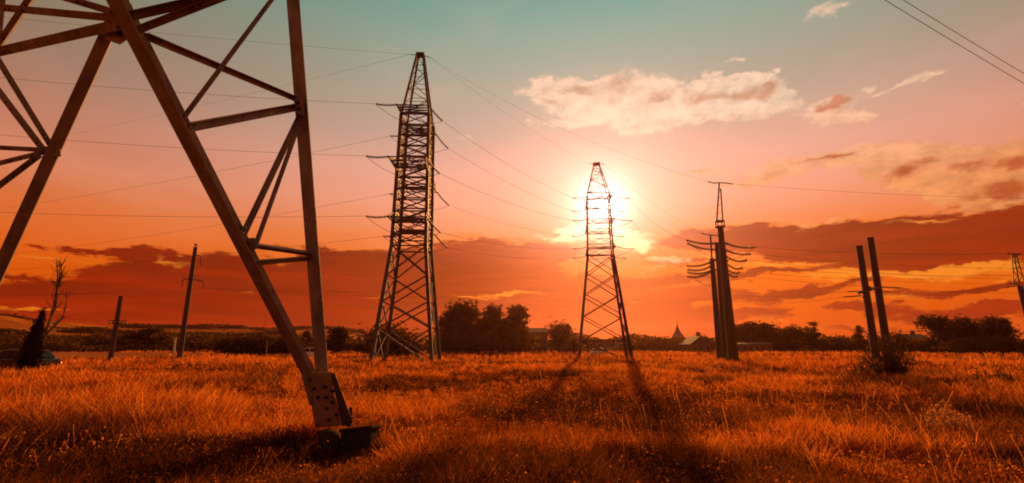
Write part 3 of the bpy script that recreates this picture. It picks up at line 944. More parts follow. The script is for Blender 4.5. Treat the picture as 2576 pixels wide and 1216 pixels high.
S('strut', onA(306), cam_pt(680, 0, 7.2), .06, ext=(0, .25))
S('strut', onA(321), onB(266), .10)
S('strut', onA(602), onB(280), .085, 30)
S('strut', onA(618) + Vector((.10, .1, 0)), onB(292), .065, 30)
S('strut', onA(612), onB(638), .085)
S('strut', onA(660), onB(648), .085)
S('strut', onA(38), cam_pt(484, 0, 5.6), .105, ext=(0, .6))
S('strut', onA(76), cam_pt(531, 0, 5.7), .085, ext=(0, .6))
S('strut', onA(52) , cam_pt(0, 22, 6.1), .085, ext=(0, .4))
S('strut', onA(42), cam_pt(176, 0, 5.5), .08, ext=(0, .8))
S('strut', onA(62), cam_pt(0, 135, 6.2), .11, ext=(0, .4))
S('strut', cam_pt(76, 0, 5.9), cam_pt(0, 112, 6.1), .06, ext=(.4, .4))
S('strut', Nd, cam_pt(0, 163, 5.6), .06, ext=(0, .5))
S('strut', Nd + Vector((-.12, 0, 0)), cam_pt(0, 238, 5.7), .07, ext=(0, .5))
S('strut', Nd, cam_pt(0, 373, 6.2), .06, ext=(0, .5))
S('strut', Nd, cam_pt(0, 413, 5.6), .055, ext=(0, .5))
S('strut', Nd + Vector((-.13, 0, -.06)), cam_pt(0, 470, 5.8), .065, ext=(0, .5))
npart('far_post', cam_pt(4, 0, 7.4), cam_pt(-6, 100, 7.4), .11, .012, 20, ext=(1.5, 3.0))
# gusset plates
def plate(name, pts, zc, th, m='steel_pale', bolts=()):
    n = (cam_pt(*pts[0], 1) - Vector((0, 0, CAM_H)))
    P = [cam_pt(x, y, zc(x, y) if callable(zc) else zc) for x, y in pts]
    nor = (P[1] - P[0]).cross(P[2] - P[0]).normalized()
    if nor.y > 0: nor = -nor
    m_ = MB(NO); k = len(P)
    m_.add([p for p in P] + [p - nor * th for p in P], [tuple(range(k)), tuple(range(2 * k - 1, k - 1, -1))] + [((i + 1) % k, i, k + i, k + (i + 1) % k) for i in range(k)])
    o = m_.build(name, M[m], near, bevel=.003)
    for bx, by in bolts:
        bz = MB(NO)
        c = cam_pt(bx, by, zc(bx, by) if callable(zc) else zc)
        bz.lathe(c - nor * .004, c + nor * .026, [(0, .026), (.35, .026), (.36, .019), (1, .018)], 6)
        # washer
        bz.lathe(c - nor * .002, c + nor * .006, [(0, .034), (1, .034)], 10)
        bz.build('bolt', M['bolt'], o)
    return o
plate('gusset_plate', [(770, 940), (832, 937), (840, 990), (860, 1071), (792, 1078)], lambda x, y: 7.60 + (y - 938) * .0022, .016, 'steel_pale',
      [(779, 955), (791, 978), (818, 974), (836, 984), (800, 1000), (820, 1000), (836, 1012), (822, 1028), (828, 1056), (846, 1044)])
plate('side_flange', [(831, 938), (843, 942), (888, 1064), (860, 1073)], lambda x, y: 7.60 + (y - 938) * .0022 + (x - 831) * .0012, .016, 'tower')  # dark tower steel stands in for the shade on this flange
plate('splice_plate', [(758, 946), (776, 940), (790, 1022), (778, 1020)], lambda x, y: 7.58 + (y - 938) * .0022, .02, 'steel')
plate('gusset_plate', [(262, 40), (330, 10), (352, 78), (300, 112), (266, 100)], 5.62, .012, 'steel', [(290, 60), (302, 84)])
plate('gusset_plate', [(112, 368), (150, 372), (152, 394), (108, 396)], 5.84, .012, 'steel')
plate('gusset_plate', [(738, 246), (762, 246), (766, 292), (742, 284)], 7.84, .010, 'steel', [(750, 258), (752, 274)])
plate('gusset_plate', [(602, 602), (640, 598), (648, 626), (618, 636)], 6.70, .010, 'steel', [(620, 615)])
# bent anchor plate and stub right of the post
sb = MB(NO)
q = cam_pt(880, 1060, 7.95)
sb.box(q, (.07, .10, .16), ry=.2)
sb.lathe(q + Vector((0, 0, .06)), q + Vector((0, 0, .22)), [(0, .03), (1, .03)], 8)
sb.build('anchor_bolt', M['bolt'], near)

# concrete footing: slab capped block right of the foot, and the rounded boss under it
fb = at_y(903, 1100, 7.9)
foot = empty('concrete_footing', (fb.x, fb.y, 0), 'dark square concrete block with a tilted top at the foot of the near pylon', 'footing')
m_ = MB()
M4 = Matrix.Rotation(R(-6), 4, 'Z')
pts = [(-.235, -.19), (.262, -.19), (.262, .20), (-.235, .20)]
zb, zt = gz(fb.x, fb.y) - .25, .40
vs = [M4 @ Vector((x, y, zb)) for x, y in pts] + [M4 @ Vector((x * .97, y * .97, zt + x * .12 - y * .11)) for x, y in pts]
m_.add(vs, [(3, 2, 1, 0), (4, 5, 6, 7), (0, 1, 5, 4), (1, 2, 6, 5), (2, 3, 7, 6), (3, 0, 4, 7)])
m_.build('block', M['dark_concrete'], foot, bevel=.02)
m_ = MB()
pts = [(-.245, -.20), (.27, -.20), (.27, .21), (-.245, .21)]
vs = [M4 @ Vector((x, y, zt + x * .12 - y * .11)) for x, y in pts] + [M4 @ Vector((x, y, zt + .055 + x * .12 - y * .11)) for x, y in pts]
m_.add(vs, [(3, 2, 1, 0), (4, 5, 6, 7), (0, 1, 5, 4), (1, 2, 6, 5), (2, 3, 7, 6), (3, 0, 4, 7)])
m_.build('cap_slab', M['dark_concrete'], foot, bevel=.015)
bp = at_y(822, 1085, 7.75)
m_ = MB()
z0 = gz(bp.x, bp.y)
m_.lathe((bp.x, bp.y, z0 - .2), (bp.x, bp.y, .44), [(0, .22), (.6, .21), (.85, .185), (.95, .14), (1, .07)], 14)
o = m_.build('concrete_boss', M['dark_concrete'], None, smooth=True)
tag(o, 'worn round topped concrete stub that carries the near pylon foot', 'footing')

# ------------------------------------------------------------------ insulators and lattice pylons
def insulator(parent, org, p, q, rad=.115, pitch=.15, n=8):
    L = (Vector(q) - Vector(p)).length
    k = max(4, int(L / pitch))
    prof = [(0, .02)]
    for i in range(k):
        t0 = .06 + .88 * i / k; dt = .88 / k
        prof += [(t0, .025), (t0 + dt * .18, rad), (t0 + dt * .5, rad * .8), (t0 + dt * .55, .028)]
    prof += [(.97, .02), (1, .03)]
    return MB(org).lathe(p, q, prof, n).build('insulator_string', M['insul'], parent)

def droopy(parent, org, p, q, sag, rad=.125, pitch=.17):
    p, q = Vector(p), Vector(q)
    k = max(4, int((q - p).length / pitch)) * 4
    pts, rr_ = [], []
    for i in range(k + 1):
        t = i / k
        pts.append(p.lerp(q, t) - Vector((0, 0, sag * 4 * t * (1 - t))))
        rr_.append((.03, rad, rad * .75, .03)[i % 4])
    return MB(org).tube(pts, rr_, 7).build('insulator_string', M['insul'], parent)

def jumper(parent, org, p, q, drop, r=.018):
    p, q = Vector(p), Vector(q)
    pts = [p.lerp(q, t) - Vector((0, 0, drop * 4 * t * (1 - t))) for t in [i / 14 for i in range(15)]]
    return MB(org).tube(pts, r, 5).build('jumper_cable', M['wire'], parent)

def lattice_pylon(c, yaw, prof, levels_low, body_top, step, peak, arms, label, lw=.13, wl=(-1, .0, .0), wr=(1, 0, 0), strL=1.55, sag_r=-.35, sag_l=-.03, group=None, horiz=None, bs=1.0, lo=1.0, irad=.13):
    root = empty('lattice_pylon', c, label, 'pylon', group)
    org = Vector(c)
    cy_, sy_ = math.cos(yaw), math.sin(yaw)
    def W(x, y, z): return Vector((c[0] + x * cy_ - y * sy_, c[1] + x * sy_ + y * cy_, c[2] + z))
    zs = [p[0] for p in prof]; hs = [p[1] for p in prof]
    def hw(z): return float(np.interp(z, zs, hs))
    def corner(k, z):
        sx, sy = ((-1, -1), (1, -1), (1, 1), (-1, 1))[k]
        h = hw(z); return W(sx * h, sy * h, z)
    for k in range(4):
        m = MB(org)
        for a, b in zip(zs[:-1], zs[1:]):
            ww = lw * lo if a < levels_low[-1] else (lw if a < body_top else lw * .6)
            m.angle(corner(k, a), corner(k, b), ww * 1.15, ww * .28, W(0, 0, 0) - W(((-1, 1, 1, -1)[k]), ((-1, -1, 1, 1)[k]), 0), 45)
        m.build('leg', M['tower'], root)
        f = MB(org); p = corner(k, 0)
        f.box(p + Vector((0, 0, -.12)), (.7, .7, .5)); f.build('foundation', M['concrete'], root)
    # lower panels: every diagonal a piece of its own
    for k in range(4):
        k2 = (k + 1) % 4
        for a, b in zip(levels_low[:-1], levels_low[1:]):
            MB(org).beam(corner(k, a), corner(k2, b), .12 * max(.8, bs)).build('diagonal_brace', M['tower'], root)
            MB(org).beam(corner(k2, a), corner(k, b), .10 * max(.8, bs)).build('diagonal_brace', M['tower'], root)
        if horiz:
            MB(org).beam(corner(k, horiz), corner(k2, horiz), .14).build('horizontal_brace', M['tower'], root)
    # body: one lattice per face
    nlev = int(round((body_top - levels_low[-1]) / step))
    lv = [levels_low[-1] + (body_top - levels_low[-1]) * i / nlev for i in range(nlev + 1)]
    for k in range(4):
        k2 = (k + 1) % 4
        m = MB(org)
        for i, (a, b) in enumerate(zip(lv[:-1], lv[1:])):
            m.beam(corner(k, a), corner(k2, a), .11 * bs)
            m.beam(corner(k, a), corner(k2, b), .075 * bs); m.beam(corner(k2, a), corner(k, b), .075 * bs)
        m.beam(corner(k, body_top), corner(k2, body_top), .10)
        m.build('face_lattice', M['tower'], root)
        m = MB(org)
        n = 5
        pl = [body_top + (peak - body_top) * (1 - (1 - i / n) ** 1.0) for i in range(n + 1)]
        for i, (a, b) in enumerate(zip(pl[:-1], pl[1:])):
            if i % 2 == 0: m.beam(corner(k, a), corner(k2, b), .05); m.beam(corner(k, b), corner(k2, b), .04)
            else: m.beam(corner(k2, a), corner(k, b), .05); m.beam(corner(k, b), corner(k2, b), .04)
        m.build('peak_lattice', M['tower'], root)
    # top plate with small earth-wire bar
    MB(org).box(W(0, 0, peak), (hw(peak) * 2 + .25, hw(peak) * 2 + .25, .16), yaw).build('peak_cap', M['tower'], root)
    pts = {}
    h = hw(peak)
    for s in (-1, 1):
        a = W(s * h, 0, peak)
        dv = (Vector(wl) if s < 0 else Vector(wr)).normalized()
        b = a + dv * .75 + Vector((0, 0, -.10 if s > 0 else 0))
        insulator(root, org, a, b, .05, .2, 6)
        pts[('top', s)] = b
    for i, (z, L) in enumerate(arms):
        for s in (-1, 1):
            hb, ht = hw(z), hw(z + 1.0)
            tip = W(0, s * L, z + .05)
            tw_ = hb + .12
            ofs = W(1, 0, 0) - W(0, 0, 0)
            m = MB(org)
            for sx in (-1, 1):
                m.beam(W(sx * hb, s * hb, z), tip + (W(sx * tw_, 0, 0) - W(0, 0, 0)), .12 * bs)
                m.beam(W(sx * ht, s * ht, z + 1.0), tip + (W(sx * tw_, 0, 0) - W(0, 0, 0)), .09 * bs)
                nseg = 4
                for q in range(1, nseg):
                    t = q / nseg
                    te = tip + ofs * (sx * tw_)
                    pb = W(sx * hb, s * hb, z).lerp(te, t); pt = W(sx * ht, s * ht, z + 1.0).lerp(te, t)
                    m.beam(pb, pt, .06 * bs)
                    pb2 = W(sx * hb, s * hb, z).lerp(te, t - 1 / nseg)
                    m.beam(pb2, pt, .06 * bs)
            tl_, tr_ = tip - ofs * tw_, tip + ofs * tw_
            for q in range(0, 4):
                t = q / 4; t2 = (q + 1) / 4
                m.beam(W(-hb, s * hb, z).lerp(tl_, t2), W(hb, s * hb, z).lerp(tr_, t2), .08 * bs)
                m.beam(W(-hb, s * hb, z).lerp(tl_, t), W(hb, s * hb, z).lerp(tr_, t2), .06 * bs)
            m.build('cross_arm', M['tower'], root)
            for sd_, dv, dz in ((-1, Vector(wl), sag_l), (1, Vector(wr), sag_r)):
                dv = dv.normalized()
                if isinstance(dz, dict): dz = dz[s]
                a = tip + ofs * (sd_ * (tw_ + .04))
                b = a + (dv + Vector((0, 0, dz))).normalized() * strL
                droopy(root, org, a, b, .10, irad)
                pts[(i, s, sd_)] = b
            jumper(root, org, pts[(i, s, -1)], pts[(i, s, 1)], 1.0)
    return root, pts

t1b = at_y(1026, 867, 41.2)
t1, w1 = lattice_pylon((t1b.x, t1b.y, gz(t1b.x, t1b.y) - .05), R(2.5),
    [(0, 2.42), (3.0, 2.10), (9.9, 1.42), (22.0, 1.22), (28.7, .26)], [0, 3.0, 5.2, 7.4, 9.9], 22.0, 1.0, 28.7,
    [(11.9, 3.2), (16.5, 4.6), (21.9, 3.0)], 'tall dark lattice pylon with three levels of arms seen end on', lw=.27,
    wl=(-1, -.12, 0), wr=(1, .45, 0), sag_r=-.95, sag_l={-1: -.02, 1: -.16}, strL=1.75)
t2b = at_y(1518, 867, 56.5)
t2, w2 = lattice_pylon((t2b.x, t2b.y, gz(t2b.x, t2b.y) - .05), R(-6),
    [(0, 2.85), (2.2, 2.60), (12.0, 1.46), (19.6, 1.30), (23.7, .30)], [0, 2.2, 4.9, 7.4, 9.8, 12.0], 19.6, 1.27, 23.7,
    [(12.6, 3.0), (15.6, 4.0), (18.6, 2.8)], 'lattice pylon standing right in front of the setting sun', lw=.13,
    wl=(-1, -.35, 0), wr=(1, -.3, 0), sag_r=-.22, sag_l=-.16, strL=1.9, horiz=2.2, bs=.48, lo=1.9, irad=.06)

# ------------------------------------------------------------------ concrete pylons
def cpole(name, p, q, r0, r1, parent, org, m='pole'):
    return MB(org).lathe(p, q, [(0, r0), (.3, r0 + (r1 - r0) * .3), (.7, r0 + (r1 - r0) * .7), (1, r1)], 14).build(name, M[m], parent, smooth=False)

# three post anchor pylon
D3 = 37.7
p3 = at_y(1822, 867, D3)
p3.z = gz(p3.x, p3.y)
r3 = empty('concrete_pylon', p3, 'three stout concrete posts standing close together under a thin steel mast', 'pylon')
O3 = r3.location.copy()
def P3(px, py, D=D3): return at_y(px, py, D)
def base3(px, D): q = at_y(px, 867, D); q.z = gz(q.x, q.y) - .2; return q
topR = P3(1812, 573)
cpole('post', base3(1842, D3), topR, .39, .22, r3, O3)
cpole('post', base3(1824, D3 + 2.2), P3(1804, 612, D3 + 2.2), .31, .20, r3, O3)
cpole('post', base3(1808, D3 + 4.6), P3(1791, 652, D3 + 4.6), .28, .21, r3, O3)
# mast frame on the tallest post
m_ = MB(O3)
cap = topR + Vector((0, 0, .02))
m_.box(cap + Vector((0, 0, .04)), (.62, .5, .12)); m_.box(cap + Vector((0, 0, .5)), (.6, .45, .10))
for sx in (-1, 1):
    for sy in (-1, 1):
        m_.beam(cap + Vector((sx * .26, sy * .2, 0)), cap + Vector((sx * .26, sy * .2, .55)), .06)
m_.build('mast_collar', M['tower'], r3)
mt = P3(1810, 460)
MB(O3).beam(cap + Vector((-.24, 0, .5)), mt + Vector((-.02, 0, 0)), .09).build('mast_rod', M['tower'], r3)
MB(O3).beam(cap + Vector((.26, 0, .5)), mt + Vector((.05, 0, -.5)), .08).build('mast_rod', M['tower'], r3)
m_ = MB(O3)
for k in range(5):
    t = k / 5
    a = (cap + Vector((-.24, 0, .5))).lerp(mt, t); b_ = (cap + Vector((.26, 0, .5))).lerp(mt + Vector((.05, 0, -.5)), min(1, t + .12))
    m_.beam(a, b_, .03)
m_.build('mast_lattice', M['tower'], r3)
MB(O3).tube([mt + Vector((-.95, 0, .10)), mt + Vector((-.5, 0, -.04)), mt, mt + Vector((.5, 0, -.03)), mt + Vector((1.05, 0, -.12))], .045, 6).build('mast_bar', M['tower'], r3)
m2a = P3(1787, 592, D3 + 5)
MB(O3).beam(P3(1791, 654, D3 + 4.6), m2a, .13).build('short_mast', M['tower'], r3)
MB(O3).tube([m2a + Vector((-.85, 0, .18)), m2a, m2a + Vector((.7, 0, -.05))], .04, 6).build('short_bar', M['tower'], r3)
w3 = {'L': [], 'R': []}
for (x0, y0, x1, y1, D) in ((1805, 612, 1726, 604, D3), (1800, 628, 1728, 612, D3 + .8), (1795, 655, 1726, 668, D3 + 2), (1792, 668, 1728, 678, D3 + 2.8), (1790, 680, 1728, 684, D3 + 3.4), (1788, 684, 1727, 696, D3 + 4.2)):
    a, b_ = P3(x0, y0, D), P3(x1, y1, D)
    droopy(r3, O3, a, b_, .16 if D < D3 + 1 else .24); w3['L'].append(b_)
for (x0, y0, x1, y1, D) in ((1824, 612, 1899, 622, D3), (1826, 630, 1890, 639, D3 + .8), (1828, 646, 1880, 654, D3 + 1.8), (1828, 664, 1870, 674, D3 + 2.8), (1828, 676, 1862, 684, D3 + 3.6), (1828, 684, 1856, 694, D3 + 4.4)):
    a, b_ = P3(x0, y0, D), P3(x1, y1, D)
    droopy(r3, O3, a, b_, .16 if D < D3 + 1 else .24); w3['R'].append(b_)
for y_, D in ((612, D3), (655, D3 + 2), (680, D3 + 3.6)):
    a, b_ = P3(1796, y_, D), P3(1832, y_ + 2, D)
    MB(O3).beam(a, b_, .14).build('cross_bar', M['tower'], r3)
for i in range(0, 6, 2):
    jumper(r3, O3, w3['L'][i], w3['R'][i], 1.3, .014)

# twin post pylon
D4 = 36.0
p4 = base3(2218, D4); p4.z += .2
r4 = empty('concrete_pylon', p4, 'pair of bare parallel concrete posts joined by small brackets, behind the twiggy bush', 'pylon')
O4 = r4.location.copy()
cpole('post', base3(2199, D4), P3(2161, 619, D4), .27, .21, r4, O4)
cpole('post', base3(2230, D4 + .3), P3(2189, 598, D4 + .3), .28, .22, r4, O4)
MB(O4).beam(P3(2160, 738, D4 - .1), P3(2214, 722, D4 + .1), .15).build('cross_bar', M['tower'], r4)
m_ = MB(O4)
m_.beam(P3(2178, 745, D4 - .2), P3(2190, 722, D4 - .2), .12); m_.beam(P3(2170, 748, D4 - .2), P3(2184, 752, D4 - .2), .10)
m_.build('bracket', M['tower'], r4)
w4 = {'L': [], 'R': []}
for (x0, y0, x1, y1) in ((2170, 733, 2132, 734), (2168, 744, 2120, 748)):
    a, b_ = P3(x0, y0, D4), P3(x1, y1, D4); insulator(r4, O4, a, b_, .06, .16, 6); w4['L'].append(b_)
for (x0, y0, x1, y1) in ((2214, 722, 2272, 725), (2212, 733, 2240, 734)):
    a, b_ = P3(x0, y0, D4), P3(x1, y1, D4); insulator(r4, O4, a, b_, .06, .16, 6); w4['R'].append(b_)

# right edge pole with lattice head
D5 = 44
p5 = base3(2606, D5); p5.z += .2
r5 = empty('concrete_pylon', p5, 'leaning concrete pole with a small lattice head, half cut by the right edge', 'pylon')
O5 = r5.location.copy()
cpole('post', base3(2606, D5), P3(2566, 720, D5), .30, .22, r5, O5)
m_ = MB(O5)
tp = P3(2551, 640, D5); bt = P3(2566, 722, D5)
for sx in (-1, 1):
    for sy in (-1, 1):
        m_.beam(bt + Vector((sx * .26, sy * .26, 0)), tp + Vector((sx * .1, sy * .1, 0)), .06)
for k in range(6):
    for sy in (-1, 1):
        f0, f1 = k / 6, (k + 1) / 6
        s0, s1 = .26 - .16 * f0, .26 - .16 * f1
        sg = 1 if k % 2 else -1
        m_.beam(bt.lerp(tp, f0) + Vector((-sg * s0, sy * s0, 0)), bt.lerp(tp, f1) + Vector((sg * s1, sy * s1, 0)), .04)
m_.build('lattice_head', M['tower'], r5)
MB(O5).tube([tp + Vector((-.6, 0, .06)), tp, tp + Vector((.6, 0, 0))], .06, 6).build('head_bar', M['tower'], r5)
w5 = []
for (x1, y1, y0) in ((2528, 724, 718), (2532, 714, 712)):
    b_ = P3(x1, y1, D5); insulator(r5, O5, P3(2564, y0, D5), b_, .06, .16, 6); w5.append(b_)

# left utility poles
def utility(px0, py_top, px1, D, r0, r1, label, arms):
    b0 = base3(px0, D); tp = P3(px1, py_top, D)
    root = empty('utility_pole', b0 + Vector((0, 0, .2)), label, 'utility pole')
    O_ = root.location.copy()
    cpole('pole', b0, tp, r0, r1, root, O_)
    ends = []
    for kind, pts in arms:
        if kind == 'arm':
            MB(O_).tube([P3(x, y, D - .15) for x, y in pts], .045, 6).build('cross_arm', M['tower'], root)
        elif kind == 'brace':
            MB(O_).tube([P3(x, y, D - .15) for x, y in pts], .03, 5).build('brace', M['tower'], root)
        elif kind == 'ins':
            a, b_ = [P3(x, y, D - .15) for x, y in pts]
            insulator(root, O_, a, b_, .07, .14, 7); ends.append(b_)
        elif kind == 'pin':
            a, b_ = [P3(x, y, D - .15) for x, y in pts]
            MB(O_).lathe(a, b_, [(0, .02), (.35, .02), (.4, .06), (.8, .075), (.9, .05), (1, .02)], 8).build('pin_insulator', M['insul'], root); ends.append(b_)
    return root, ends
up1, e1 = utility(456, 622, 492, 50, .27, .19, 'tall slim utility pole with one drooping cross arm left of the big diagonal',
    [('arm', [(459, 706), (466, 702), (482, 703)]), ('arm', [(484, 704), (500, 706), (512, 709)]), ('brace', [(487, 694), (503, 707)]),
     ('ins', [(460, 705), (457, 722)]), ('ins', [(511, 708), (513, 727)]), ('arm', [(488, 640), (506, 645)]), ('ins', [(505, 645), (505, 670)]), ('pin', [(491, 624), (491, 612)]), ('pin', [(494, 624), (495, 614)])])
up2, e2 = utility(284, 745, 304, 43, .22, .15, 'short utility pole with a crossbar of small insulators, behind the parked car',
    [('arm', [(273, 806), (320, 808)]), ('pin', [(276, 807), (276, 816)]), ('pin', [(283, 807), (283, 816)]), ('pin', [(291, 808), (291, 816)]), ('pin', [(308, 808), (308, 817)]), ('pin', [(316, 808), (316, 817)]),
     ('brace', [(296, 812), (312, 811)]), ('arm', [(296, 814), (311, 816), (318, 811)])])

# ------------------------------------------------------------------ conductors: every wire an object of its own
def wire(p, q, sag, label, group, r=.016, name='power_line'):
    p, q = Vector(p), Vector(q)
    n = 28
    pts = [p.lerp(q, i / n) - Vector((0, 0, sag * 4 * (i / n) * (1 - i / n))) for i in range(n + 1)]
    o = MB(p).tube(pts, r * .72, 5).build(name, M['wire'])
    o.location = p
    return tag(o, label, 'wire', group)

def beyond(p, px, py, D, k=1.25):
    """end point on a bearing at distance D, pushed past the picture's edge"""
    q = at_y(px, py, D)
    return p + (q - p) * k
GL = 'wires running left from the dark lattice pylon'
lev = {2: 'upper', 1: 'middle', 0: 'lowest'}
for i, py, D in ((2, 193, 33), (1, 337, 32.5), (0, 532, 36)):
    p = w1[(i, -1, -1)]
    wire(p, beyond(p, 0, py, D, 1.1), .25, f'thin wire from the {lev[i]} near arm of the dark pylon, level toward the left', GL, .017)
for i, py, D in ((2, 522, 70), (1, 640, 72), (0, 676, 76)):
    p = w1[(i, 1, -1)]
    wire(p, beyond(p, 0, py, D, 1.1), .6, f'thin wire from the {lev[i]} far arm of the dark pylon, sinking to the left', GL, .017)
p = w1[('top', -1)]
wire(p, beyond(p, 0, 40, 33, 1.1), .2, 'earth wire rising left from the tip of the dark pylon', GL, .012)
wire(p, beyond(p, 0, 372, 70, 1.1), .5, 'earth wire sinking left from the tip of the dark pylon', GL, .011)
GM = 'wires between the dark pylon and the sunlit pylon'
for i in (2, 1, 0):
    for s in (-1, 1):
        wire(w1[(i, s, 1)], w2[(i, s, -1)], .5, f'sagging wire between the {lev[i]} {"near" if s < 0 else "far"} arms of the two lattice pylons', GM, .017)
wire(w1[('top', 1)], w2[('top', -1)], .6, 'earth wire between the tips of the two lattice pylons', GM, .010)
p = w1[('top', 1)]
wire(p, mt + Vector((-.9, 0, .1)), 1.2, 'long earth wire from the dark pylon tip to the thin mast', GM, .010)
GR = 'wires right of the sunlit pylon'
for i, k in ((2, 0), (1, 2), (0, 5)):
    wire(w2[(i, -1, 1)], w3['L'][k], .7, f'wire from the {lev[i]} arm of the sunlit pylon to the concrete posts', GR, .014)
wire(w2[('top', 1)], m2a + Vector((-.8, 0, .15)), .6, 'earth wire from the sunlit pylon tip to the short mast', GR, .010)
ordn = ['topmost', 'second', 'third', 'fourth', 'fifth', 'lowest']
GP = 'wires running right from the concrete posts'
for k, (py, D) in enumerate(((634, 36), (672, 37), (700, 38), (690, 52), (712, 50), (736, 50))):
    p = w3['R'][k]
    wire(p, beyond(p, 2576, py, D, 1.1), .35, f'{ordn[k]} wire running right from the three concrete posts', GP, .014)
p = mt + Vector((1.0, 0, -.1))
wire(p, beyond(p, 2500, 492, 42, 1.3), .3, 'earth wire running right from the thin mast above the cloud bank', GP, .012)
GT = 'wires of the twin posts'
wire(w4['R'][0], w5[1], .5, 'upper wire between twin posts and the pole at the right edge', GT, .013)
wire(w4['R'][1], w5[0], .5, 'lower wire between twin posts and the pole at the right edge', GT, .013)
wire(w4['L'][0], P3(1850, 742, 56), .3, 'upper wire leaving the twin posts to the left', GT, .013)
wire(w4['L'][1], P3(1850, 760, 56), .3, 'lower wire leaving the twin posts to the left', GT, .013)
GU = 'wires of the left utility poles'
for k, (ya, yb, D) in enumerate(((752, 690, 62), (748, 704, 64), (700, 660, 60))):
    q = e1[min(k, len(e1) - 1)]
    nm = ('left insulator', 'right insulator', 'upper bracket')[k]
    wire(q, beyond(q, 0, ya - 8, 46, 1.2), .2, f'wire running left from the {nm} of the tall utility pole', GU, .012)
    wire(q, P3(1420, yb + 40, 86), .6, f'wire running right from the {nm} of the tall utility pole', GU, .012)
for k in (0, 4):
    nm = 'leftmost' if k == 0 else 'rightmost'
    wire(e2[k], beyond(e2[k], 0, 772, 40, 1.2), .1, f'wire running left from the {nm} insulator of the short pole', GU, .010)
    wire(e2[k], P3(900, 838 + k, 80), .2, f'wire running right from the {nm} insulator of the short pole', GU, .010)
GN = 'pair of thick wires at the upper right'
a, b_ = at_y(2236, 0, 15.0), at_y(2576, 207, 19.2)
wire(a - (b_ - a) * 1.2, b_ + (b_ - a) * .6, .12, 'lower of two thick wires crossing the upper right sky', GN, .016)
a, b_ = at_y(2282, 0, 15.2), at_y(2576, 182, 19.4)
wire(a - (b_ - a) * 1.2, b_ + (b_ - a) * .6, .12, 'upper of two thick wires crossing the upper right sky', GN, .016)

# ------------------------------------------------------------------ cars
def make_car(loc, rz, paint, label):
    e = empty('parked_car', loc, label, 'car', None, rz)
    body = [(-2.05, .28), (-2.1, .55), (-2.0, .78), (-1.1, .90), (1.75, .92), (2.02, .86), (2.1, .6), (2.05, .28)]
    cab = [(-1.25, .89), (-.55, 1.38), (-.2, 1.45), (.85, 1.45), (1.25, 1.36), (1.80, .90)]
    MB().prism(body, -.84, .84).build('body', paint, e, bevel=.06)
    MB().prism(cab, -.70, .70).build('cabin', paint, e, bevel=.05)
    gl = [(-.98, .95), (-.42, 1.36), (-.1, 1.39), (.25, 1.39), (.25, .95)]
    gl2 = [(.33, .95), (.33, 1.39), (.80, 1.39), (1.12, 1.31), (1.5, .95)]
    for s in (-1, 1):
        y0, y1 = sorted((s * .695, s * .712))
        MB().prism(gl, y0, y1).build('side_window', M['glass'], e)
        MB().prism(gl2, y0, y1).build('side_window', M['glass'], e)
    MB().add([(-1.235, -.6, .93), (-1.235, .6, .93), (-.565, .58, 1.375), (-.565, -.58, 1.375), (-1.25, -.6, .945), (-1.25, .6, .945), (-.58, .58, 1.39), (-.58, -.58, 1.39)],
        [(0, 1, 2, 3), (7, 6, 5, 4), (0, 4, 5, 1), (1, 5, 6, 2), (2, 6, 7, 3), (3, 7, 4, 0)]).build('windscreen', M['glass'], e)
    MB().add([(1.29, -.58, 1.33), (1.29, .58, 1.33), (1.775, .6, .95), (1.775, -.6, .95), (1.31, -.58, 1.345), (1.31, .58, 1.345), (1.795, .6, .965), (1.795, -.6, .965)],
        [(0, 1, 2, 3), (7, 6, 5, 4), (0, 4, 5, 1), (1, 5, 6, 2), (2, 6, 7, 3), (3, 7, 4, 0)]).build('rear_window', M['glass'], e)
    for x in (-1.3, 1.3):
        for s in (-1, 1):
            wv = MB().lathe((x, s * .70, .31), (x, s * .87, .31), [(0, .28), (.1, .31), (.9, .31), (1, .27)], 18).build('wheel', M['tyre'], e)
            MB().lathe((x, s * .865, .31), (x, s * .885, .31), [(0, .19), (.5, .18), (1, .06)], 14).build('rim', M['rim'], wv)
    for s in (-1, 1):
        MB().box((2.06, s * .66, .74), (.12, .24, .16)).build('tail_light', M['redlens'], e, bevel=.02)
        MB().box((-2.04, s * .62, .66), (.12, .30, .13)).build('headlight', M['clearlens'], e, bevel=.02)
    MB().box((2.1, 0, .42), (.10, 1.5, .16)).build('bumper', paint, e, bevel=.03)
    return e
q = base3(58, 31); q.z += .12
make_car(q, R(-8), M['paint_dark'], 'dark hatchback parked in the grass behind the cypress, tail to the right')
q = base3(778, 66); q.z += .12
make_car(q, R(8), M['paint_white'], 'small white car parked beyond the near pylon foot')
q = base3(1508, 76); q.z += .15
make_car(q, R(170), M['paint_white'], 'white car glinting in the sun between the legs of the sunlit pylon').scale = (.75, .9, .8)

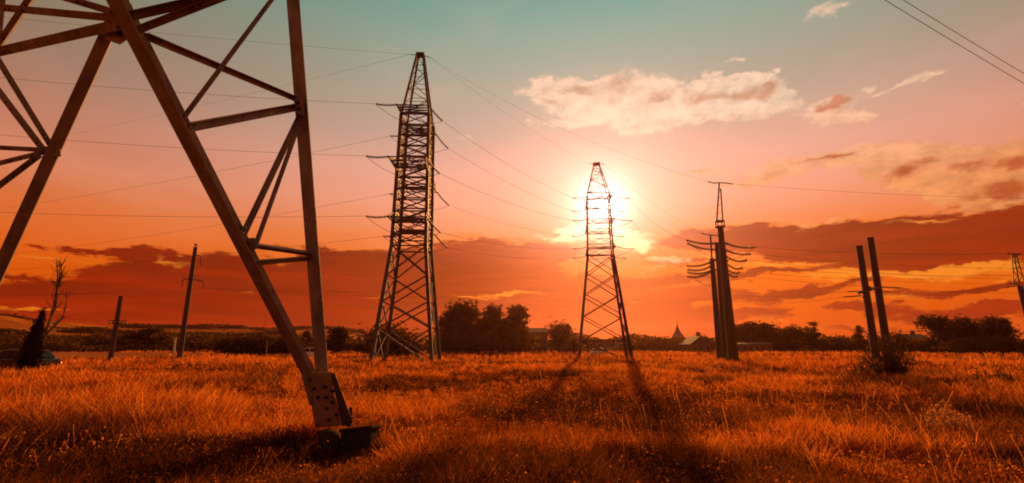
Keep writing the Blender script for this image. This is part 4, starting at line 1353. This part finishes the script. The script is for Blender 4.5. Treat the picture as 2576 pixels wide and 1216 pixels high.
# ------------------------------------------------------------------ long low tunnels at the left
def tunnel(px0, px1, D, h, wd, label, rot=0.0):
    a, b_ = at_y(px0, 867, D), at_y(px1, 867, D)
    e = empty('field_tunnel', ((a.x + b_.x) / 2, D, gz((a.x + b_.x) / 2, D)), label, 'tunnel', 'low pale tunnels in the field')
    L = (b_.x - a.x)
    n = 40; k = 12
    vs, fs = [], []
    for i in range(n + 1):
        t = i / n; x = -L / 2 + L * t
        s = min(1, max(.02, (1 - abs(2 * t - 1)) * L / 2 / 1.3)) ** .5
        for j in range(k + 1):
            th_ = math.pi * j / k
            rib = 1 + .015 * (i % 2)
            vs.append((x, -math.cos(th_) * wd / 2 * s * rib, math.sin(th_) ** .8 * h * s * rib - .02))
    for i in range(n):
        for j in range(k):
            p_ = i * (k + 1) + j
            fs.append((p_, p_ + 1, p_ + k + 2, p_ + k + 1))
    MB().add(vs, fs).build('film_cover', M['film'], e, smooth=True)
    m_ = MB()
    for s in (-1, 1):
        m_.box((0, s * (wd / 2 + .06), .05), (L * .97, .12, .14))
    m_.build('edge_board', M['wood'], e)
    return e
tunnel(-330, 445, 58, .78, 1.9, 'long low pale tunnel stretching behind the short utility pole')
tunnel(466, 540, 60, .74, 1.9, 'short low pale tunnel right of the tall utility pole')

# ------------------------------------------------------------------ buildings
def house(px0, px1, top, D, depth, roof_h, label, wallm='plaster', roofm='roof', nwin=3, floors=1, name='house', gable='x', cat='house'):
    a, b_ = at_y(px0, 867, D), at_y(px1, 867, D)
    h = at_y((px0 + px1) / 2, top, D).z
    cx_ = (a.x + b_.x) / 2; wd = b_.x - a.x
    z0 = gz(cx_, D)
    e = empty(name, (cx_, D, z0), label, cat)
    hw_ = h - z0 - roof_h
    MB().box((0, depth / 2, hw_ / 2 - .1), (wd, depth, hw_ + .2)).build('wall', M[wallm], e)
    if gable == 'x':
        poly = [(-depth / 2 - .35, 0), (depth / 2 + .35, 0), (0, roof_h)]
        Mx = Matrix.Translation((0, depth / 2, hw_ + .003)) @ Matrix.Rotation(R(90), 4, 'Z')
        rf = MB().prism(poly, -wd / 2 - .3, wd / 2 + .3, Mx).build('roof', M[roofm], e)
    else:
        poly = [(-wd / 2 - .35, 0), (wd / 2 + .35, 0), (0, roof_h)]
        Mx = Matrix.Translation((0, 0, hw_ + .003))
        rf = MB().prism(poly, -.3, depth + .3, Mx).build('roof', M[roofm], e)
    if name == 'house':
        MB().box((wd * .2, depth * .5, hw_ + roof_h * .9), (.6, .6, roof_h * .9 + .6)).build('chimney', M['brick'], rf)
    for fl in range(floors):
        for k in range(nwin):
            x = -wd / 2 + wd * (k + .5) / nwin
            zc = hw_ / floors * (fl + .55)
            wn = MB()
            ww, wh = min(1.1, wd / nwin * .5), min(1.2, hw_ / floors * .5)
            for s in (-1, 1):
                wn.box((x + s * ww / 2, -.03, zc), (.08, .08, wh + .08)); wn.box((x, -.03, zc + s * wh / 2), (ww - .08, .079, .08))
            wo = wn.build('window', M['plaster'], e)
            MB().box((x, -.012, zc), (ww - .08, .03, wh - .08)).build('pane', M['window'], wo)
    return e, hw_, wd
# terraced villa right of the clump
e, hw_, wd = house(1318, 1378, 824, 104, 7, 1.0, 'hillside villa with stepped terraces between tree clump and round tree', 'brick', 'roof', 4, 3, name='villa', gable='x')
for fl in (1, 2):
    m_ = MB()
    z_ = hw_ / 3 * fl
    m_.box((0, -.75, z_), (wd * 1.0, 1.5, .16))
    m_.build('terrace', M['plaster'], e)
    m_ = MB()
    for k in range(9):
        m_.box((-wd / 2 + wd * (k + .02) / 8.1, -1.45, z_ + .5), (.05, .05, .9))
    m_.box((0, -1.45, z_ + .97), (wd * 1.0, .08, .07))
    m_.build('railing', M['sheet'], e)
for k in range(4):
    MB().box((-wd / 2 + .2 + (wd - .4) * k / 3, -1.4, hw_ / 3 - .1), (.14, .14, hw_ * 2 / 3)).build('column', M['plaster'], e)
house(1738, 1788, 846, 98, 6, 1.6, 'gabled house half hidden left of the three concrete posts', 'brick', 'roof', 3, 1, gable='y')
house(1850, 1942, 862, 92, 4, .3, 'long low pale shed right of the three concrete posts', 'plaster', 'sheet', 6, 1, name='shed', cat='shed', gable='x')
house(2288, 2345, 840, 112, 6, 1.3, 'low house with pale sheet roof right of the twin posts', 'brick', 'sheet', 3, 1, gable='x')
# church with a flared spire
Dch = 210
q = at_y(1707, 867, Dch)
ch = empty('church', (q.x, q.y, gz(q.x, q.y)), 'distant church with a dark flared spire left of the concrete posts', 'church')
ht = at_y(1707, 806, Dch).z
zb = at_y(1707, 848, Dch).z
MB().box((0, 0, zb / 2), (4.2, 4.2, zb)).build('tower', M['brick'], ch)
MB().lathe((0, 0, zb + .003), (0, 0, ht - .9), [(0, 2.7), (.08, 2.5), (.3, 1.5), (.5, .85), (.62, .55), (.66, .65), (.72, .42), (.85, .2), (1, .08)], 8).build('spire', M['spire'], ch)
m_ = MB(); m_.box((0, 0, ht - .3), (.14, .14, 1.4)); m_.box((0, 0, ht - .1), (.8, .13, .13)); m_.build('cross', M['spire'], ch)
MB().box((0, 7.0, zb * .32), (5.5, 9.5, zb * .64)).build('nave', M['brick'], ch)

# ------------------------------------------------------------------ bare sapling, twiggy bush, weeds, posts, timber
def branching(name, base, stems, label, cat, m='twig', group=None, twigs=0, tl=.3, seed=1, r0=.03, leaves=0, lm='leaf_b', ls=.05):
    r = random.Random(seed)
    root = empty(name, base, label, cat, group)
    st = MB(base); tw = MB(base)
    LP = []
    for pts in stems:
        pts = [Vector(p) for p in pts]
        n = len(pts)
        st.tube(pts, [r0 * (1 - .85 * i / (n - 1)) for i in range(n)], 6)
        for k in range(twigs):
            t = .25 + .75 * r.random()
            f = t * (n - 1); i = min(n - 2, int(f))
            p = pts[i].lerp(pts[i + 1], f - i)
            d = Vector((r.gauss(0, 1), r.gauss(0, .8), .8 + r.random())).normalized() * tl * (.5 + r.random())
            d2 = d + Vector((0, 0, .25 * tl))
            tw.tube([p, p + d * .5, p + d2], [r0 * .28, r0 * .2, r0 * .08], 4)
            for q in range(leaves):
                LP.append(p + d2 * r.random() + Vector((r.gauss(0, .04), r.gauss(0, .04), r.gauss(0, .04))))
    st.build('stem', M[m], root)
    if twigs: tw.build('twigs', M[m], root)
    if LP:
        V, F = leaf_quads(np.array([tuple(p - Vector(base)) for p in LP]), ls, seed)
        mesh_np('foliage', V, F, M[lm], root)
    return root
Ds = 35
b0 = base3(98, Ds)
q3 = lambda x, y, D=Ds: P3(x, y, D)
branching('bare_sapling', b0, [[b0, q3(112, 845), q3(128, 795), q3(142, 745), q3(150, 700), q3(151, 650)],
    [q3(112, 845), q3(135, 822), q3(158, 800), q3(166, 770), q3(167, 735)],
    [q3(128, 795), q3(140, 775), q3(142, 735), q3(139, 710)], [q3(142, 745), q3(146, 710), q3(143, 670)], [q3(150, 720), q3(155, 690), q3(154, 668)]],
    'bare leaning sapling with upswept branches beside the cypress', 'tree', twigs=20, tl=.55, seed=4, r0=.085)
Db = 20.5
b1 = base3(2234, Db); b1.z += .15
rb = random.Random(9)
stems = []
for k in range(64):
    ex = 2228 + rb.uniform(-88, 74); ey = 856 + 56 * (abs(ex - 2234) / 80) ** 1.6 + rb.uniform(-4, 34)
    D_ = Db + rb.uniform(-.8, .8)
    e_ = P3(ex, ey, D_)
    mid = b1.lerp(e_, .5) + Vector((0, 0, -.05 * abs(ex - 2234) / 50))
    stems.append([b1 + Vector((rb.uniform(-.12, .12), rb.uniform(-.12, .12), 0)), b1.lerp(e_, .25), mid, e_])
branching('twiggy_bush', b1, stems, 'dark twiggy bush spreading from one foot in front of the twin posts', 'bush', twigs=20, tl=.30, seed=3, r0=.032, leaves=2)

def stalks(px, pyb, D, tops, label, seed, m='twig', r0=.008, tw=8, tl=.08, leaves=0, name='dry_weed', grp=None, lm='leaf_b', ls=.03):
    b_ = at_y(px, 867, D); b_.z = gz(b_.x, b_.y)
    st = []
    for x, y in tops:
        e_ = P3(x, y, D)
        st.append([b_ + Vector(((x - px) * .002, 0, -.03)), b_.lerp(e_, .5) + Vector((0, 0, .02)), e_])
    return branching(name, b_, st, label, 'weed', m, grp, tw, tl, seed, r0, leaves, lm, ls)
stalks(1912, 1075, 11.2, [(1884, 1022), (1914, 1004), (1936, 1026), (1942, 1018), (1906, 1040)], 'dark dry thistle stalks standing alone below the concrete posts', 11, r0=.016, tw=14, tl=.10)
stalks(2375, 1110, 9.2, [(2330, 1050), (2350, 1030), (2362, 1045), (2382, 1032), (2402, 1050), (2426, 1060), (2440, 1072), (2395, 1070), (2345, 1080)], 'pale feathery weed in the grass at the lower right', 12, m='pale_post', r0=.009, tw=50, tl=.12, leaves=4, lm='leaf_pale', ls=.022)
stalks(935, 1060, 10.5, [(930, 1000), (944, 990), (950, 1010)], 'thin dark stems right of the concrete block', 13, r0=.007, tw=5)
stalks(690, 985, 14.0, [(676, 950), (690, 940), (705, 948), (715, 958)], 'dark weed left of the near pylon foot', 14, r0=.010, tw=18, tl=.12, leaves=3)
stalks(2500, 985, 17.0, [(2450, 950), (2480, 945), (2510, 940), (2540, 950), (2565, 958)], 'dark leafy weed patch near the right edge', 15, r0=.012, tw=26, tl=.2, leaves=4, ls=.045)
stalks(2065, 905, 40.0, [(2052, 872), (2062, 862), (2072, 868)], 'small weed on the field below the lone ragged tree', 16, r0=.02, tw=12, tl=.25, leaves=2)
stalks(2400, 895, 40.0, [(2385, 862), (2400, 850), (2415, 866), (2425, 872)], 'upright dry weed in front of the airy round tree', 17, r0=.02, tw=16, tl=.3, leaves=2)
b_ = base3(2558, 70)
branching('bare_sapling', b_, [[b_, P3(2556, 850, 70), P3(2552, 824, 70)], [P3(2558, 850, 70), P3(2566, 838, 70)]], 'thin bare stem near the pole at the right edge', 'tree', twigs=5, tl=.5, seed=6, r0=.05)
b_ = base3(2266, 92)
branching('bare_sapling', b_, [[b_, P3(2267, 850, 92), P3(2265, 822, 92)]], 'thin bare stem right of the twin posts', 'tree', twigs=6, tl=.8, seed=7, r0=.06)

def post(px, top, D, w_, label, m='pale_post'):
    b_ = base3(px, D); tp = P3(px, top, D)
    e = empty('fence_post', b_ + Vector((0, 0, .2)), label, 'post')
    O_ = e.location.copy()
    MB(O_).beam(b_, tp, w_).build('shaft', M[m], e, bevel=.01)
    MB(O_).box(tp + Vector((0, 0, .03)), (w_ * 1.25, w_ * 1.25, .06)).build('cap', M[m], e)
post(441, 850, 58, .20, 'pale post beside the end of the long tunnel')
post(672, 858, 70, .14, 'thin grey post left of the big steel diagonal', 'wood')
post(945, 818, 44, .16, 'wooden post against the left leg of the dark lattice pylon', 'wood')
# broken timber under the dark lattice pylon
def timber(p, q, r_, label):
    p, q = Vector(p), Vector(q)
    o = MB(p).tube([p, p.lerp(q, .5) + Vector((0, 0, .05)), q], [r_, r_ * .9, r_ * .6], 7).build('fallen_timber', M['wood'])
    o.location = p
    tag(o, label, 'timber', 'timber lying under the dark lattice pylon')
timber(base3(968, 40) + Vector((0, 0, .3)), P3(1030, 898, 41.5), .07, 'long dark pole leaning up from the grass inside the pylon base')
timber(base3(1082, 40.5) + Vector((0, 0, .3)), P3(1020, 872, 42), .07, 'pale fallen pole leaning across the pylon base')
timber(base3(905, 38.5) + Vector((0, 0, .35)), P3(936, 908, 39.5), .08, 'short timber lying left of the pylon leg')
q0, q1, q2 = P3(1000, 896, 38.6), P3(1012, 892, 38.4), P3(1022, 906, 38.2)
o = MB(q0).tube([q0, q1, q1.lerp(q2, .5) + Vector((0, 0, .06)), q2, q2 + Vector((.02, 0, -.4))], .025, 6).build('bent_pipe', M['sheet']); o.location = q0
tag(o, 'thin pale bent pipe in the grass between the dark pylon legs', 'pipe')

# ------------------------------------------------------------------ air
hm = bpy.data.materials.new('evening_haze'); hm.use_nodes = True
t = hm.node_tree; t.nodes.clear()
pv = t.nodes.new('ShaderNodeVolumePrincipled')
pv.inputs['Color'].default_value = (.85, .36, .30, 1)
pv.inputs['Density'].default_value = .00023
pv.inputs['Anisotropy'].default_value = .85
o_ = t.nodes.new('ShaderNodeOutputMaterial'); t.links.new(pv.outputs[0], o_.inputs['Volume'])
hb = MB().box((0, 0, 15), (1640, 1640, 34)).build('haze', hm)
tag(hb, 'warm evening haze filling the whole valley', 'haze', kind='stuff')
